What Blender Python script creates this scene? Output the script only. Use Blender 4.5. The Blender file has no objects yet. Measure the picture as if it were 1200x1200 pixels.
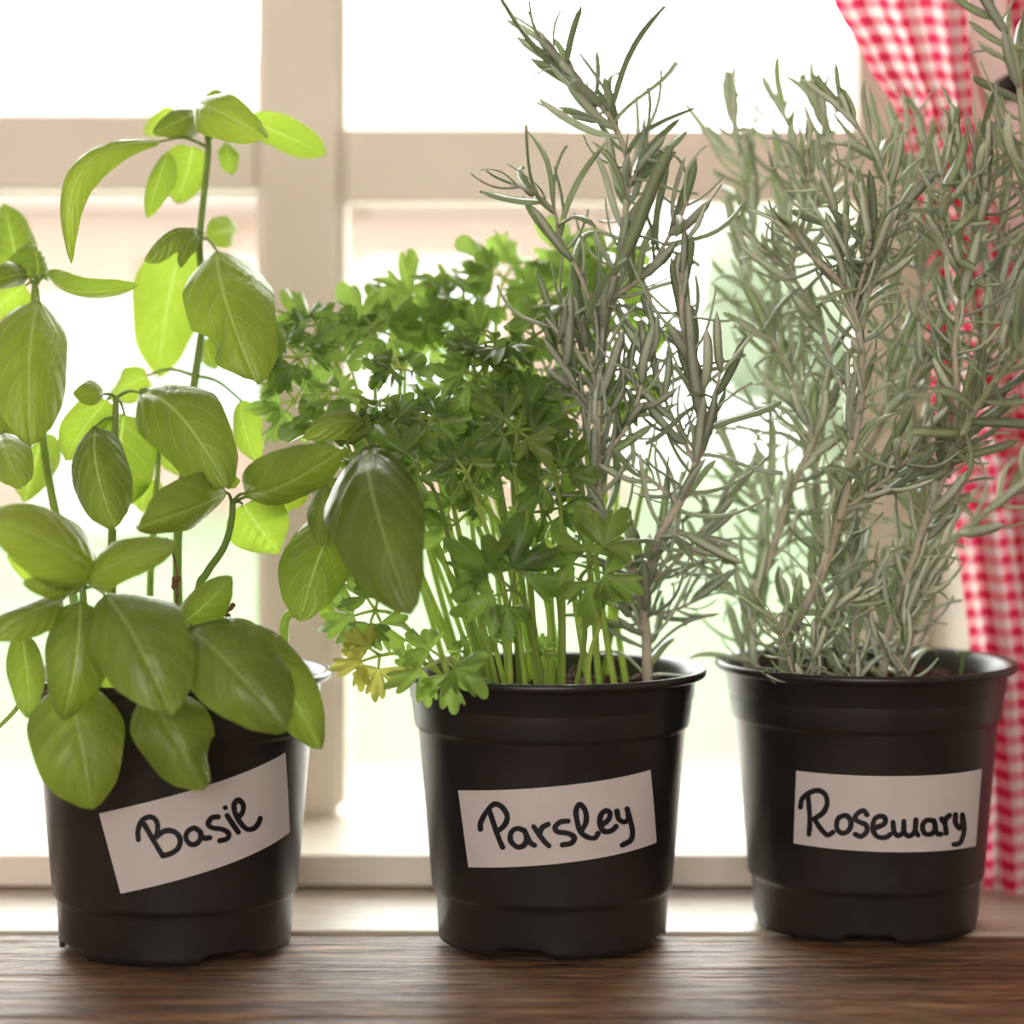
import bpy, math, random
from mathutils import Vector, Matrix, noise

# ------------------------------------------------------------------ camera, world, lights
scene = bpy.context.scene
FPX = 2800.0          # focal length in pixels of the 1200 px frame
HZ = 465.0            # pixel row of the horizon (level camera, lens shifted)
CAMH = 0.222          # camera height above the sill top (z = 0)
cam_d = bpy.data.cameras.new('camera')
cam = bpy.data.objects.new('camera', cam_d)
scene.collection.objects.link(cam)
cam.location = (0, 0, CAMH)
cam.rotation_euler = (math.pi / 2, 0, 0)
cam_d.sensor_width = 36
cam_d.lens = FPX / 1200 * 36
cam_d.shift_y = -(600 - HZ) / 1200
cam_d.clip_start = 0.05
cam_d.clip_end = 200
cam_d.dof.use_dof = True
cam_d.dof.focus_distance = 0.94
cam_d.dof.aperture_fstop = 3.9
scene.camera = cam

world = bpy.data.worlds.new('world')
scene.world = world
world.use_nodes = True
bg = world.node_tree.nodes['Background']
bg.inputs['Color'].default_value = (1.0, 0.985, 0.96, 1)
bg.inputs['Strength'].default_value = 8.5

def area_light(name, loc, rot, sx, sy, power, col):
    l = bpy.data.lights.new(name, 'AREA')
    l.shape = 'RECTANGLE'; l.size = sx; l.size_y = sy
    l.energy = power; l.color = col
    o = bpy.data.objects.new(name, l)
    o.location = loc; o.rotation_euler = rot
    scene.collection.objects.link(o)
    return o
# added room fill: unseen soft panels at the back wall and below the ceiling
area_light('added_fill_back', (-0.5, -2.96, 0.75), (math.pi / 2, 0, 0), 2.2, 1.5, 56, (1.0, 0.94, 0.90))
area_light('added_fill_ceiling', (0.0, -1.0, 1.68), (0, 0, 0), 0.7, 0.7, 2.5, (1.0, 0.88, 0.76))

vs = scene.view_settings
vs.view_transform = 'Standard'
vs.look = 'None'
vs.exposure = 0.18
vs.gamma = 1.0
vs.use_curve_mapping = False

# ------------------------------------------------------------------ helpers
COL = scene.collection
R = random.Random(7)

def P(px, py, d):
    """point seen at pixel (px, py) at distance d metres in front of the camera"""
    return Vector(((px - 600) * d / FPX, d, CAMH - (py - HZ) * d / FPX))
def PIX(p):
    return (600 + p.x * FPX / p.y, HZ - (p.z - CAMH) * FPX / p.y)

def mesh(name, V, F, mats, smooth=True, uv=None, midx=None):
    me = bpy.data.meshes.new(name)
    me.from_pydata([tuple(v) for v in V], [], F)
    for m in mats:
        me.materials.append(m)
    if smooth:
        me.polygons.foreach_set('use_smooth', [True] * len(me.polygons))
    if midx:
        me.polygons.foreach_set('material_index', midx)
    if uv:
        ul = me.uv_layers.new(name='UVMap')
        li = [0] * len(me.loops)
        me.loops.foreach_get('vertex_index', li)
        flat = []
        for i in li:
            flat.extend(uv[i])
        ul.data.foreach_set('uv', flat)
    me.update()
    return me

WL = {}   # world location of every parent (all parents are unrotated)
def empty(name, loc, label=None, cat=None, group=None, kind=None):
    o = bpy.data.objects.new(name, None)
    o.empty_display_size = 0.02
    COL.objects.link(o)
    o.location = loc
    WL[o] = Vector(loc)
    tag(o, label, cat, group, kind)
    return o
def tag(o, label=None, cat=None, group=None, kind=None):
    if label: o['label'] = label
    if cat: o['category'] = cat
    if group: o['group'] = group
    if kind: o['kind'] = kind
    return o
def obj(name, V, F, mats, parent=None, smooth=True, uv=None, midx=None, loc=None):
    """one mesh object; V in world coordinates"""
    if not isinstance(mats, (list, tuple)): mats = [mats]
    base = Vector((0, 0, 0))
    if parent is not None: base = WL[parent]
    elif loc is not None: base = Vector(loc)
    me = mesh(name, [Vector(v) - base for v in V], F, mats, smooth, uv, midx)
    o = bpy.data.objects.new(name, me)
    COL.objects.link(o)
    if parent is not None: o.parent = parent
    else: o.location = base
    WL[o] = base
    return o
def inst(name, me, M, parent):
    """object sharing mesh data, world matrix M"""
    o = bpy.data.objects.new(name, me)
    COL.objects.link(o)
    o.parent = parent
    o.matrix_local = Matrix.Translation(-WL[parent]) @ M
    return o

def box(x0, x1, y0, y1, z0, z1, bev=0.0):
    if bev <= 0:
        V = [(x, y, z) for z in (z0, z1) for y in (y0, y1) for x in (x0, x1)]
        F = [(0, 2, 3, 1), (4, 5, 7, 6), (0, 1, 5, 4), (2, 6, 7, 3), (0, 4, 6, 2), (1, 3, 7, 5)]
        return V, F
    import bmesh
    bm = bmesh.new()
    bmesh.ops.create_cube(bm, size=1)
    for v in bm.verts:
        v.co = Vector(((x0 + x1) / 2 + v.co.x * (x1 - x0), (y0 + y1) / 2 + v.co.y * (y1 - y0), (z0 + z1) / 2 + v.co.z * (z1 - z0)))
    bmesh.ops.bevel(bm, geom=bm.edges[:], offset=bev, segments=2, affect='EDGES', profile=0.5)
    bm.verts.index_update()
    V = [v.co.copy() for v in bm.verts]
    F = [tuple(v.index for v in f.verts) for f in bm.faces]
    bm.free()
    return V, F
def merge(parts):
    V, F = [], []
    for v, f in parts:
        n = len(V)
        V += [Vector(a) for a in v]
        F += [tuple(i + n for i in q) for q in f]
    return V, F

def spline(pts, n):
    """Catmull-Rom through 3-D points -> n samples per span"""
    pts = [Vector(p) for p in pts]
    if len(pts) < 3:
        out = []
        for a, b in zip(pts, pts[1:]):
            out += [a.lerp(b, k / n) for k in range(n)]
        return out + [pts[-1]]
    q = [pts[0] * 2 - pts[1]] + pts + [pts[-1] * 2 - pts[-2]]
    out = []
    for i in range(1, len(q) - 2):
        p0, p1, p2, p3 = q[i - 1], q[i], q[i + 1], q[i + 2]
        for k in range(n):
            t = k / n
            out.append(0.5 * ((2 * p1) + (p2 - p0) * t + (2 * p0 - 5 * p1 + 4 * p2 - p3) * t * t + (3 * p1 - p0 - 3 * p2 + p3) * t ** 3))
    out.append(pts[-1])
    return out
def tube(path, r0, r1, seg=8, cap=True):
    V, F = [], []
    n = len(path)
    prev = None
    for i, p in enumerate(path):
        a = path[max(i - 1, 0)]; b = path[min(i + 1, n - 1)]
        t = (b - a)
        t = t.normalized() if t.length > 1e-9 else Vector((0, 0, 1))
        if prev is None:
            u = t.orthogonal().normalized()
        else:
            u = (prev - t * prev.dot(t)).normalized()
        prev = u
        w = t.cross(u)
        k = i / (n - 1)
        r = r0 + (r1 - r0) * k
        for s in range(seg):
            an = 2 * math.pi * s / seg
            V.append(p + (u * math.cos(an) + w * math.sin(an)) * r)
    for i in range(n - 1):
        for s in range(seg):
            s2 = (s + 1) % seg
            F.append((i * seg + s, i * seg + s2, (i + 1) * seg + s2, (i + 1) * seg + s))
    if cap:
        F.append(tuple(range(seg))[::-1])
        F.append(tuple((n - 1) * seg + s for s in range(seg)))
    return V, F

# ------------------------------------------------------------------ materials
def mat(name):
    m = bpy.data.materials.new(name)
    m.use_nodes = True
    nt = m.node_tree
    nt.nodes.clear()
    out = nt.nodes.new('ShaderNodeOutputMaterial')
    return m, nt, out
def N(nt, typ, **kw):
    n = nt.nodes.new(typ)
    for k, v in kw.items():
        if k.startswith('i_'):
            n.inputs[k[2:].replace('_', ' ')].default_value = v
        else:
            setattr(n, k, v)
    return n
def ramp(nt, stops, fac=None):
    r = nt.nodes.new('ShaderNodeValToRGB')
    e = r.color_ramp.elements
    while len(e) > 1: e.remove(e[-1])
    e[0].position = stops[0][0]; e[0].color = (*stops[0][1], 1)
    for p, c in stops[1:]:
        x = e.new(p); x.color = (*c, 1)
    if fac is not None: nt.links.new(fac, r.inputs['Fac'])
    return r
def mathn(nt, op, a, b=None, c=None):
    n = nt.nodes.new('ShaderNodeMath'); n.operation = op
    for i, x in enumerate((a, b, c)):
        if x is None: continue
        if isinstance(x, (int, float)): n.inputs[i].default_value = x
        else: nt.links.new(x, n.inputs[i])
    return n.outputs[0]
def noise_tex(nt, scale, detail=4, rough=0.55, mapping=None, coord='Object'):
    tc = nt.nodes.new('ShaderNodeTexCoord')
    mp = nt.nodes.new('ShaderNodeMapping')
    if mapping: mp.inputs['Scale'].default_value = mapping
    nt.links.new(tc.outputs[coord], mp.inputs['Vector'])
    n = nt.nodes.new('ShaderNodeTexNoise')
    n.inputs['Scale'].default_value = scale
    n.inputs['Detail'].default_value = detail
    n.inputs['Roughness'].default_value = rough
    nt.links.new(mp.outputs['Vector'], n.inputs['Vector'])
    return n
def simple(name, c0, c1, rough=0.6, scale=30, bump=0.0, bscale=None, spec=0.5, mapping=None, detail=4):
    m, nt, out = mat(name)
    n = noise_tex(nt, scale, detail, 0.55, mapping)
    r = ramp(nt, [(0.3, c0), (0.7, c1)], n.outputs['Fac'])
    b = N(nt, 'ShaderNodeBsdfPrincipled', i_Roughness=rough)
    b.inputs['Specular IOR Level'].default_value = spec
    nt.links.new(r.outputs['Color'], b.inputs['Base Color'])
    if bump > 0:
        n2 = noise_tex(nt, bscale or scale * 4, 3, 0.6, mapping)
        bp = N(nt, 'ShaderNodeBump', i_Strength=bump, i_Distance=0.002)
        nt.links.new(n2.outputs['Fac'], bp.inputs['Height'])
        nt.links.new(bp.outputs['Normal'], b.inputs['Normal'])
    nt.links.new(b.outputs['BSDF'], out.inputs['Surface'])
    return m
def leafy(name, top0, top1, trans, vein=None, tfac=0.5, rough=0.45, gloss=0.06, veins=False, scale=60, bump=0.15):
    """thin leaf: diffuse reflection plus light passing through, a slight waxy gloss"""
    m, nt, out = mat(name)
    n = noise_tex(nt, scale, 3)
    r = ramp(nt, [(0.3, top0), (0.72, top1)], n.outputs['Fac'])
    oi = nt.nodes.new('ShaderNodeObjectInfo')
    hs = N(nt, 'ShaderNodeHueSaturation')
    nt.links.new(mathn(nt, 'MULTIPLY_ADD', oi.outputs['Random'], 0.6, 0.7), hs.inputs['Value'])
    nt.links.new(mathn(nt, 'MULTIPLY_ADD', oi.outputs['Random'], -0.03, 0.515), hs.inputs['Hue'])
    nt.links.new(r.outputs['Color'], hs.inputs['Color'])
    colr = hs.outputs['Color']
    bp = N(nt, 'ShaderNodeBump', i_Strength=bump, i_Distance=0.0006)
    nt.links.new(n.outputs['Fac'], bp.inputs['Height'])
    tr = N(nt, 'ShaderNodeBsdfTranslucent')
    hs2 = N(nt, 'ShaderNodeHueSaturation'); hs2.inputs['Color'].default_value = (*trans, 1)
    nt.links.new(mathn(nt, 'MULTIPLY_ADD', oi.outputs['Random'], 0.4, 0.75), hs2.inputs['Value'])
    tcol = hs2.outputs['Color']
    di = N(nt, 'ShaderNodeBsdfDiffuse')
    if veins:
        uv = nt.nodes.new('ShaderNodeUVMap')
        sep = nt.nodes.new('ShaderNodeSeparateXYZ')
        nt.links.new(uv.outputs['UV'], sep.inputs['Vector'])
        u, v = sep.outputs['X'], sep.outputs['Y']
        au = mathn(nt, 'ABSOLUTE', mathn(nt, 'MULTIPLY_ADD', u, 2.0, -1.0))
        # lateral veins: curved lines running up from the midrib
        ph = mathn(nt, 'SUBTRACT', mathn(nt, 'MULTIPLY', v, 6.0), mathn(nt, 'MULTIPLY', mathn(nt, 'POWER', au, 1.35), 2.1))
        fr = mathn(nt, 'ABSOLUTE', mathn(nt, 'SUBTRACT', mathn(nt, 'FRACT', ph), 0.5))
        lat = mathn(nt, 'LESS_THAN', fr, 0.042)
        fade = mathn(nt, 'LESS_THAN', mathn(nt, 'ADD', au, mathn(nt, 'MULTIPLY', v, 0.5)), 1.0)
        lat = mathn(nt, 'MULTIPLY', mathn(nt, 'MULTIPLY', lat, fade), 0.38)
        mid = mathn(nt, 'LESS_THAN', au, mathn(nt, 'MULTIPLY_ADD', v, -0.03, 0.05))
        vv = mathn(nt, 'MAXIMUM', lat, mid)
        mx = N(nt, 'ShaderNodeMix', data_type='RGBA')
        nt.links.new(vv, mx.inputs['Factor'])
        nt.links.new(colr, mx.inputs['A'])
        mx.inputs['B'].default_value = (*vein, 1)
        colr = mx.outputs['Result']
        mt = N(nt, 'ShaderNodeMix', data_type='RGBA')
        nt.links.new(mathn(nt, 'MULTIPLY', vv, 0.75), mt.inputs['Factor'])
        nt.links.new(tcol, mt.inputs['A'])
        mt.inputs['B'].default_value = (vein[0] * 1.6, vein[1] * 1.5, vein[2] * 1.2, 1)
        tcol = mt.outputs['Result']
        # blade bulges between the veins
        quilt = mathn(nt, 'MULTIPLY', mathn(nt, 'POWER', mathn(nt, 'MULTIPLY', fr, 2.0), 0.6), mathn(nt, 'MINIMUM', mathn(nt, 'MULTIPLY', au, 5.0), 1.0))
        hh = mathn(nt, 'ADD', quilt, mathn(nt, 'MULTIPLY', n.outputs['Fac'], 0.5))
        nt.links.new(hh, bp.inputs['Height'])
        bp.inputs['Distance'].default_value = 0.0011
        bp.inputs['Strength'].default_value = 0.6
    nt.links.new(colr, di.inputs['Color'])
    nt.links.new(bp.outputs['Normal'], di.inputs['Normal'])
    nt.links.new(tcol, tr.inputs['Color'])
    m1 = N(nt, 'ShaderNodeMixShader'); m1.inputs[0].default_value = tfac
    nt.links.new(di.outputs[0], m1.inputs[1]); nt.links.new(tr.outputs[0], m1.inputs[2])
    gl = N(nt, 'ShaderNodeBsdfGlossy'); gl.inputs['Roughness'].default_value = rough
    nt.links.new(bp.outputs['Normal'], gl.inputs['Normal'])
    m2 = N(nt, 'ShaderNodeMixShader')
    lw = N(nt, 'ShaderNodeFresnel'); lw.inputs['IOR'].default_value = 1.4
    nt.links.new(mathn(nt, 'MULTIPLY', lw.outputs[0], gloss * 12), m2.inputs[0])
    nt.links.new(m1.outputs[0], m2.inputs[1]); nt.links.new(gl.outputs[0], m2.inputs[2])
    nt.links.new(m2.outputs[0], out.inputs['Surface'])
    return m

M = {}
M['basil'] = leafy('basil_leaf', (.125, .19, .035), (.20, .275, .06), (.32, .44, .03), (.28, .38, .12), 0.42, 0.34, 0.10, True)
M['basil_lit'] = leafy('basil_lit_leaf', (.21, .32, .05), (.30, .41, .08), (.40, .57, .05), (.34, .48, .14), 0.55, 0.38, 0.07, True)  # light painted in: paler, more translucent copy for leaves that look lit
M['basil_stem'] = leafy('basil_stem', (.32, .44, .12), (.40, .50, .16), (.52, .68, .18), None, 0.45, 0.4, 0.04)
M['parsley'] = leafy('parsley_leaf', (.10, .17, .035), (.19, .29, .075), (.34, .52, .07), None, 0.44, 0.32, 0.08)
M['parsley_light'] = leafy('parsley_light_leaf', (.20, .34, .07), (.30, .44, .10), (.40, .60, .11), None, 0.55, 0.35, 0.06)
M['parsley_yellow'] = leafy('parsley_yellow_leaf', (.42, .44, .08), (.58, .56, .12), (.66, .66, .14), None, 0.5, 0.4, 0.04)
M['parsley_stem'] = leafy('parsley_stem', (.36, .48, .12), (.46, .58, .18), (.62, .76, .22), None, 0.5, 0.35, 0.04)
M['needle'] = leafy('rosemary_needle_top', (.33, .43, .25), (.50, .58, .38), (.50, .66, .28), None, 0.40, 0.4, 0.08, scale=300)
M['needle_under'] = leafy('rosemary_needle_under', (.56, .63, .48), (.68, .73, .60), (.5, .62, .32), None, 0.25, 0.6, 0.02, scale=300)
M['rosemary_stem'] = simple('rosemary_stem', (.44, .38, .29), (.60, .54, .43), 0.7, 200, 0.5, 600, mapping=(1, 1, .25))
M['rosemary_green_stem'] = simple('rosemary_green_stem', (.38, .43, .26), (.50, .52, .36), 0.65, 200, 0.4, 600, mapping=(1, 1, .25))
M['dry'] = simple('dry_flower', (.16, .07, .03), (.30, .16, .08), 0.8, 300)

# moulded black plastic
def plastic():
    m, nt, out = mat('black_plastic')
    n = noise_tex(nt, 28, 5, 0.6)
    r = ramp(nt, [(0.35, (.013, .012, .012)), (0.75, (.026, .023, .022))], n.outputs['Fac'])
    b = N(nt, 'ShaderNodeBsdfPrincipled')
    rr = ramp(nt, [(0.3, (.28,) * 3), (0.7, (.40,) * 3)], n.outputs['Fac'])
    b.inputs['Specular IOR Level'].default_value = 0.5
    nt.links.new(r.outputs[0], b.inputs['Base Color'])
    nt.links.new(rr.outputs[0], b.inputs['Roughness'])
    n2 = noise_tex(nt, 900, 2, 0.5)
    bp = N(nt, 'ShaderNodeBump', i_Strength=0.12, i_Distance=0.0004)
    nt.links.new(n2.outputs['Fac'], bp.inputs['Height'])
    nt.links.new(bp.outputs['Normal'], b.inputs['Normal'])
    nt.links.new(b.outputs[0], out.inputs['Surface'])
    return m
M['plastic'] = plastic()
M['soil'] = simple('potting_soil', (.016, .009, .006), (.085, .045, .028), 0.95, 260, 0.8, 700, spec=0.2)
M['clod'] = simple('soil_clod', (.03, .015, .01), (.15, .075, .045), 0.95, 400, 0.6, 900, spec=0.2)
M['paper'] = simple('paper', (.57, .52, .505), (.61, .56, .545), 0.8, 60, 0.05, 700, spec=0.2)
M['ink'] = simple('marker_ink', (.008, .008, .012), (.016, .015, .02), 0.45, 100, spec=0.3)

def wood(name, cd, cm, cl, rough, bumps, gscale=1.0, spec=0.5):
    m, nt, out = mat(name)
    nA = noise_tex(nt, 9 * gscale, 8, 0.68, (1.1, 16, 16))
    nB = noise_tex(nt, 40 * gscale, 6, 0.7, (0.9, 15, 15))
    nC = noise_tex(nt, 5, 3, 0.5, (1.0, 2.2, 1))
    f = mathn(nt, 'ADD', mathn(nt, 'MULTIPLY', nA.outputs['Fac'], 0.5), mathn(nt, 'MULTIPLY', nB.outputs['Fac'], 0.5))
    f2 = mathn(nt, 'ADD', mathn(nt, 'MULTIPLY', f, 0.8), mathn(nt, 'MULTIPLY', nC.outputs['Fac'], 0.2))
    r = ramp(nt, [(0.40, cd), (0.5, cm), (0.61, cl)], f2)
    b = N(nt, 'ShaderNodeBsdfPrincipled')
    b.inputs['Specular IOR Level'].default_value = spec
    # open grain lines and fine checks running along the board
    nD = noise_tex(nt, 6 * gscale, 4, 0.6, (1.3, 24, 24))
    nE = noise_tex(nt, 14 * gscale, 4, 0.6, (1.1, 26, 26))
    ck1 = mathn(nt, 'SUBTRACT', 1.0, mathn(nt, 'MINIMUM', mathn(nt, 'MULTIPLY', mathn(nt, 'ABSOLUTE', mathn(nt, 'SUBTRACT', nD.outputs['Fac'], 0.5)), 40.0), 1.0))
    ck2 = mathn(nt, 'SUBTRACT', 1.0, mathn(nt, 'MINIMUM', mathn(nt, 'MULTIPLY', mathn(nt, 'ABSOLUTE', mathn(nt, 'SUBTRACT', nE.outputs['Fac'], 0.5)), 22.0), 1.0))
    ck = mathn(nt, 'MULTIPLY', mathn(nt, 'MAXIMUM', ck1, mathn(nt, 'MULTIPLY', ck2, 0.7)), min(1.0, bumps))
    mk = N(nt, 'ShaderNodeMix', data_type='RGBA')
    nt.links.new(mathn(nt, 'MULTIPLY', ck, 0.85), mk.inputs['Factor'])
    nt.links.new(r.outputs[0], mk.inputs['A']); mk.inputs['B'].default_value = (*cd, 1)
    nt.links.new(mk.outputs['Result'], b.inputs['Base Color'])
    b.inputs['Roughness'].default_value = rough
    bp = N(nt, 'ShaderNodeBump', i_Strength=bumps, i_Distance=0.0022)
    nt.links.new(mathn(nt, 'SUBTRACT', f, mathn(nt, 'MULTIPLY', ck, 0.45)), bp.inputs['Height'])
    nt.links.new(bp.outputs['Normal'], b.inputs['Normal'])
    nt.links.new(b.outputs[0], out.inputs['Surface'])
    return m
M['wood_front'] = wood('weathered_wood', (.055, .022, .009), (.31, .155, .066), (.54, .33, .17), 0.45, 1.0)
M['wood_back'] = wood('smooth_wood_glare', (.34, .26, .19), (.50, .41, .32), (.60, .52, .43), 0.30, 0.22)  # back plank: window glare painted in as paler wood
M['frame_paint'] = simple('cream_frame_paint', (.84, .76, .64), (.88, .80, .69), 0.5, 14, 0.05, 60)
M['wall_paint'] = simple('pinkish_wall_paint', (.82, .70, .64), (.86, .75, .69), 0.8, 8, 0.1, 90)
M['room_paint'] = simple('room_paint', (.74, .68, .62), (.78, .72, .66), 0.85, 4)
M['floor'] = wood('floor_boards', (.10, .06, .035), (.24, .15, .09), (.34, .23, .14), 0.45, 0.2, 0.3)

def glass():
    m, nt, out = mat('window_glass')
    t = N(nt, 'ShaderNodeBsdfTransparent'); t.inputs['Color'].default_value = (.96, .98, .97, 1)
    g = N(nt, 'ShaderNodeBsdfGlossy'); g.inputs['Roughness'].default_value = 0.02
    fr = N(nt, 'ShaderNodeFresnel'); fr.inputs['IOR'].default_value = 1.3
    mx = N(nt, 'ShaderNodeMixShader')
    nt.links.new(fr.outputs[0], mx.inputs[0]); nt.links.new(t.outputs[0], mx.inputs[1]); nt.links.new(g.outputs[0], mx.inputs[2])
    nt.links.new(mx.outputs[0], out.inputs['Surface'])
    return m
M['glass'] = glass()

def gingham():
    m, nt, out = mat('red_gingham')
    uv = nt.nodes.new('ShaderNodeUVMap')
    sep = nt.nodes.new('ShaderNodeSeparateXYZ')
    nt.links.new(uv.outputs['UV'], sep.inputs['Vector'])
    a = mathn(nt, 'LESS_THAN', mathn(nt, 'FRACT', sep.outputs['X']), 0.5)
    b = mathn(nt, 'LESS_THAN', mathn(nt, 'FRACT', sep.outputs['Y']), 0.5)
    s = mathn(nt, 'MULTIPLY', mathn(nt, 'ADD', a, b), 0.5)
    r = ramp(nt, [(0.0, (.90, .86, .84)), (0.25, (.86, .36, .42)), (0.75, (.72, .04, .12))], s)
    r.color_ramp.interpolation = 'CONSTANT'
    di = N(nt, 'ShaderNodeBsdfDiffuse'); tr = N(nt, 'ShaderNodeBsdfTranslucent')
    nt.links.new(r.outputs[0], di.inputs[0]); nt.links.new(r.outputs[0], tr.inputs[0])
    mx = N(nt, 'ShaderNodeMixShader'); mx.inputs[0].default_value = 0.66
    nt.links.new(di.outputs[0], mx.inputs[1]); nt.links.new(tr.outputs[0], mx.inputs[2])
    nt.links.new(mx.outputs[0], out.inputs['Surface'])
    return m
M['gingham'] = gingham()
M['cord'] = simple('red_cord', (.42, .10, .13), (.55, .16, .19), 0.8, 300)
M['iron'] = simple('dark_iron', (.02, .018, .018), (.05, .045, .045), 0.45, 80)
M['lawn'] = simple('lawn', (.095, .135, .075), (.13, .17, .10), 0.95, 3, spec=0.1)
M['patio'] = simple('pale_patio', (.30, .33, .29), (.36, .38, .34), 0.9, 2, spec=0.1)
M['brick'] = simple('pale_brick', (.22, .15, .12), (.26, .18, .15), 0.9, 3, spec=0.1)
M['roof'] = simple('pale_roof_tile', (.26, .22, .21), (.32, .28, .26), 0.9, 3, spec=0.1)
M['white'] = simple('white_paint', (.78, .80, .80), (.84, .86, .86), 0.6, 3)
M['pane_far'] = simple('far_window_glass', (.18, .25, .24), (.22, .29, .28), 0.2, 2)
M['tree'] = leafy('tree_foliage', (.32, .36, .26), (.37, .41, .31), (.2, .28, .13), None, 0.35, 0.5, 0.02, scale=3)
M['bark'] = simple('bark', (.12, .08, .05), (.22, .16, .11), 0.9, 6)

# ------------------------------------------------------------------ the room and the window
SY = 1.08            # inner face of the window wall
OX0, OX1 = -0.415, 0.2065
OZ0, OZ1 = 0.0, 0.78
RX0, RX1, RY0, RZ0, RZ1 = -2.2, 2.2, -3.0, -0.85, 1.70
def struct(name, V, F, m, parent=None, label=None, smooth=False):
    o = obj(name, V, F, m, parent, smooth)
    if parent is None:
        tag(o, label, None, None, 'structure')
    return o
WT = 0.24
struct('wall_window', *merge([
    box(RX0 - .1, OX0, SY, SY + WT, RZ0, RZ1), box(OX1, RX1 + .1, SY, SY + WT, RZ0, RZ1),
    box(OX0, OX1, SY, SY + WT, OZ1, RZ1), box(OX0, OX1, SY, SY + WT, RZ0, -0.002)]), M['wall_paint'], label='pinkish plastered wall around the window')
struct('wall_left', *box(RX0 - .1, RX0, RY0, SY, RZ0, RZ1), M['room_paint'], label='plain left room wall')
struct('wall_right', *box(RX1, RX1 + .1, RY0, SY, RZ0, RZ1), M['room_paint'], label='plain right room wall')
struct('wall_back', *box(RX0 - .1, RX1 + .1, RY0 - .1, RY0, RZ0, RZ1), M['room_paint'], label='plain back room wall')
struct('fill_panel_frame', *merge([box(-1.68, -1.6, RY0, RY0 + .05, -.08, 1.58), box(.6, .68, RY0, RY0 + .05, -.08, 1.58),
    box(-1.6, .6, RY0, RY0 + .05, -.08, 0), box(-1.6, .6, RY0, RY0 + .05, 1.5, 1.58)]), M['white'], label='added white frame around the fill panel on the back wall')  # added frame dressing the back fill panel; the wall behind is solid
struct('floor', *box(RX0 - .1, RX1 + .1, RY0 - .1, SY + WT, RZ0 - .05, RZ0), M['floor'], label='brown boarded room floor')
struct('ceiling', *box(RX0 - .1, RX1 + .1, RY0 - .1, SY + WT, RZ1, RZ1 + .05), M['room_paint'], label='plain pale room ceiling')

win = empty('window_1', (0, 1.18, 0), 'cream painted wooden casement window with a broad mullion', None, None, 'structure')
GY = 1.195           # glass plane
def wx(px, d=1.18): return (px - 600) * d / FPX
def wz(py, d=1.18): return CAMH - (py - HZ) * d / FPX
mp = M['frame_paint']
LEDGE = 0.0148
# sill board of the frame: tan front edge, top seen as the pale strip
obj('frame_ledge', *box(OX0 + .0005, OX1 - .0005, SY + .0005, 1.182, 0.0005, LEDGE, 0.0012), mp, win, False)
obj('bottom_rail', *box(OX0 + .001, OX1 - .001, 1.184, 1.206, LEDGE - .006, wz(959), 0.001), mp, win, False)
MX0, MX1 = wx(307), wx(396)
obj('mullion', *box(MX0, MX1, 1.178, 1.214, LEDGE + .0002, OZ1 - .03, 0.0018), mp, win, False)
# narrow stop beads flanking the mullion
obj('bead', *box(MX0 - .0032, MX0 - .0002, 1.186, 1.206, LEDGE + .004, OZ1 - .03, 0.0006), mp, win, False)
obj('bead', *box(MX1 + .0002, MX1 + .0034, 1.186, 1.206, LEDGE + .004, OZ1 - .03, 0.0006), mp, win, False)
SX = wx(1004)
obj('stile', *box(SX, OX1 - .0005, 1.176, 1.212, LEDGE + .0002, OZ1 - .03, 0.0018), mp, win, False)
obj('stile', *box(OX0 + .0005, OX0 + .037, 1.176, 1.212, LEDGE + .0002, OZ1 - .03, 0.0018), mp, win, False)
obj('transom', *box(OX0 + .037, MX0 - .0034, 1.183, 1.208, wz(222), wz(133), 0.0015), mp, win, False)
obj('transom', *box(MX1 + .0036, SX, 1.183, 1.208, wz(236), wz(150), 0.0015), mp, win, False)
obj('top_rail', *box(OX0 + .0005, OX1 - .0005, 1.176, 1.212, OZ1 - .03, OZ1 - .0005, 0.0015), mp, win, False)
for x0, x1, z0, z1 in ((OX0 + .037, MX0 - .0034, wz(959), wz(222)), (MX1 + .0036, SX, wz(959), wz(236)),
                       (OX0 + .037, MX0 - .0034, wz(133), OZ1 - .03), (MX1 + .0036, SX, wz(150), OZ1 - .03)):
    obj('pane', *box(x0 - .002, x1 + .002, GY, GY + .003, z0 - .002, z1 + .002), M['glass'], win, False)

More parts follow.
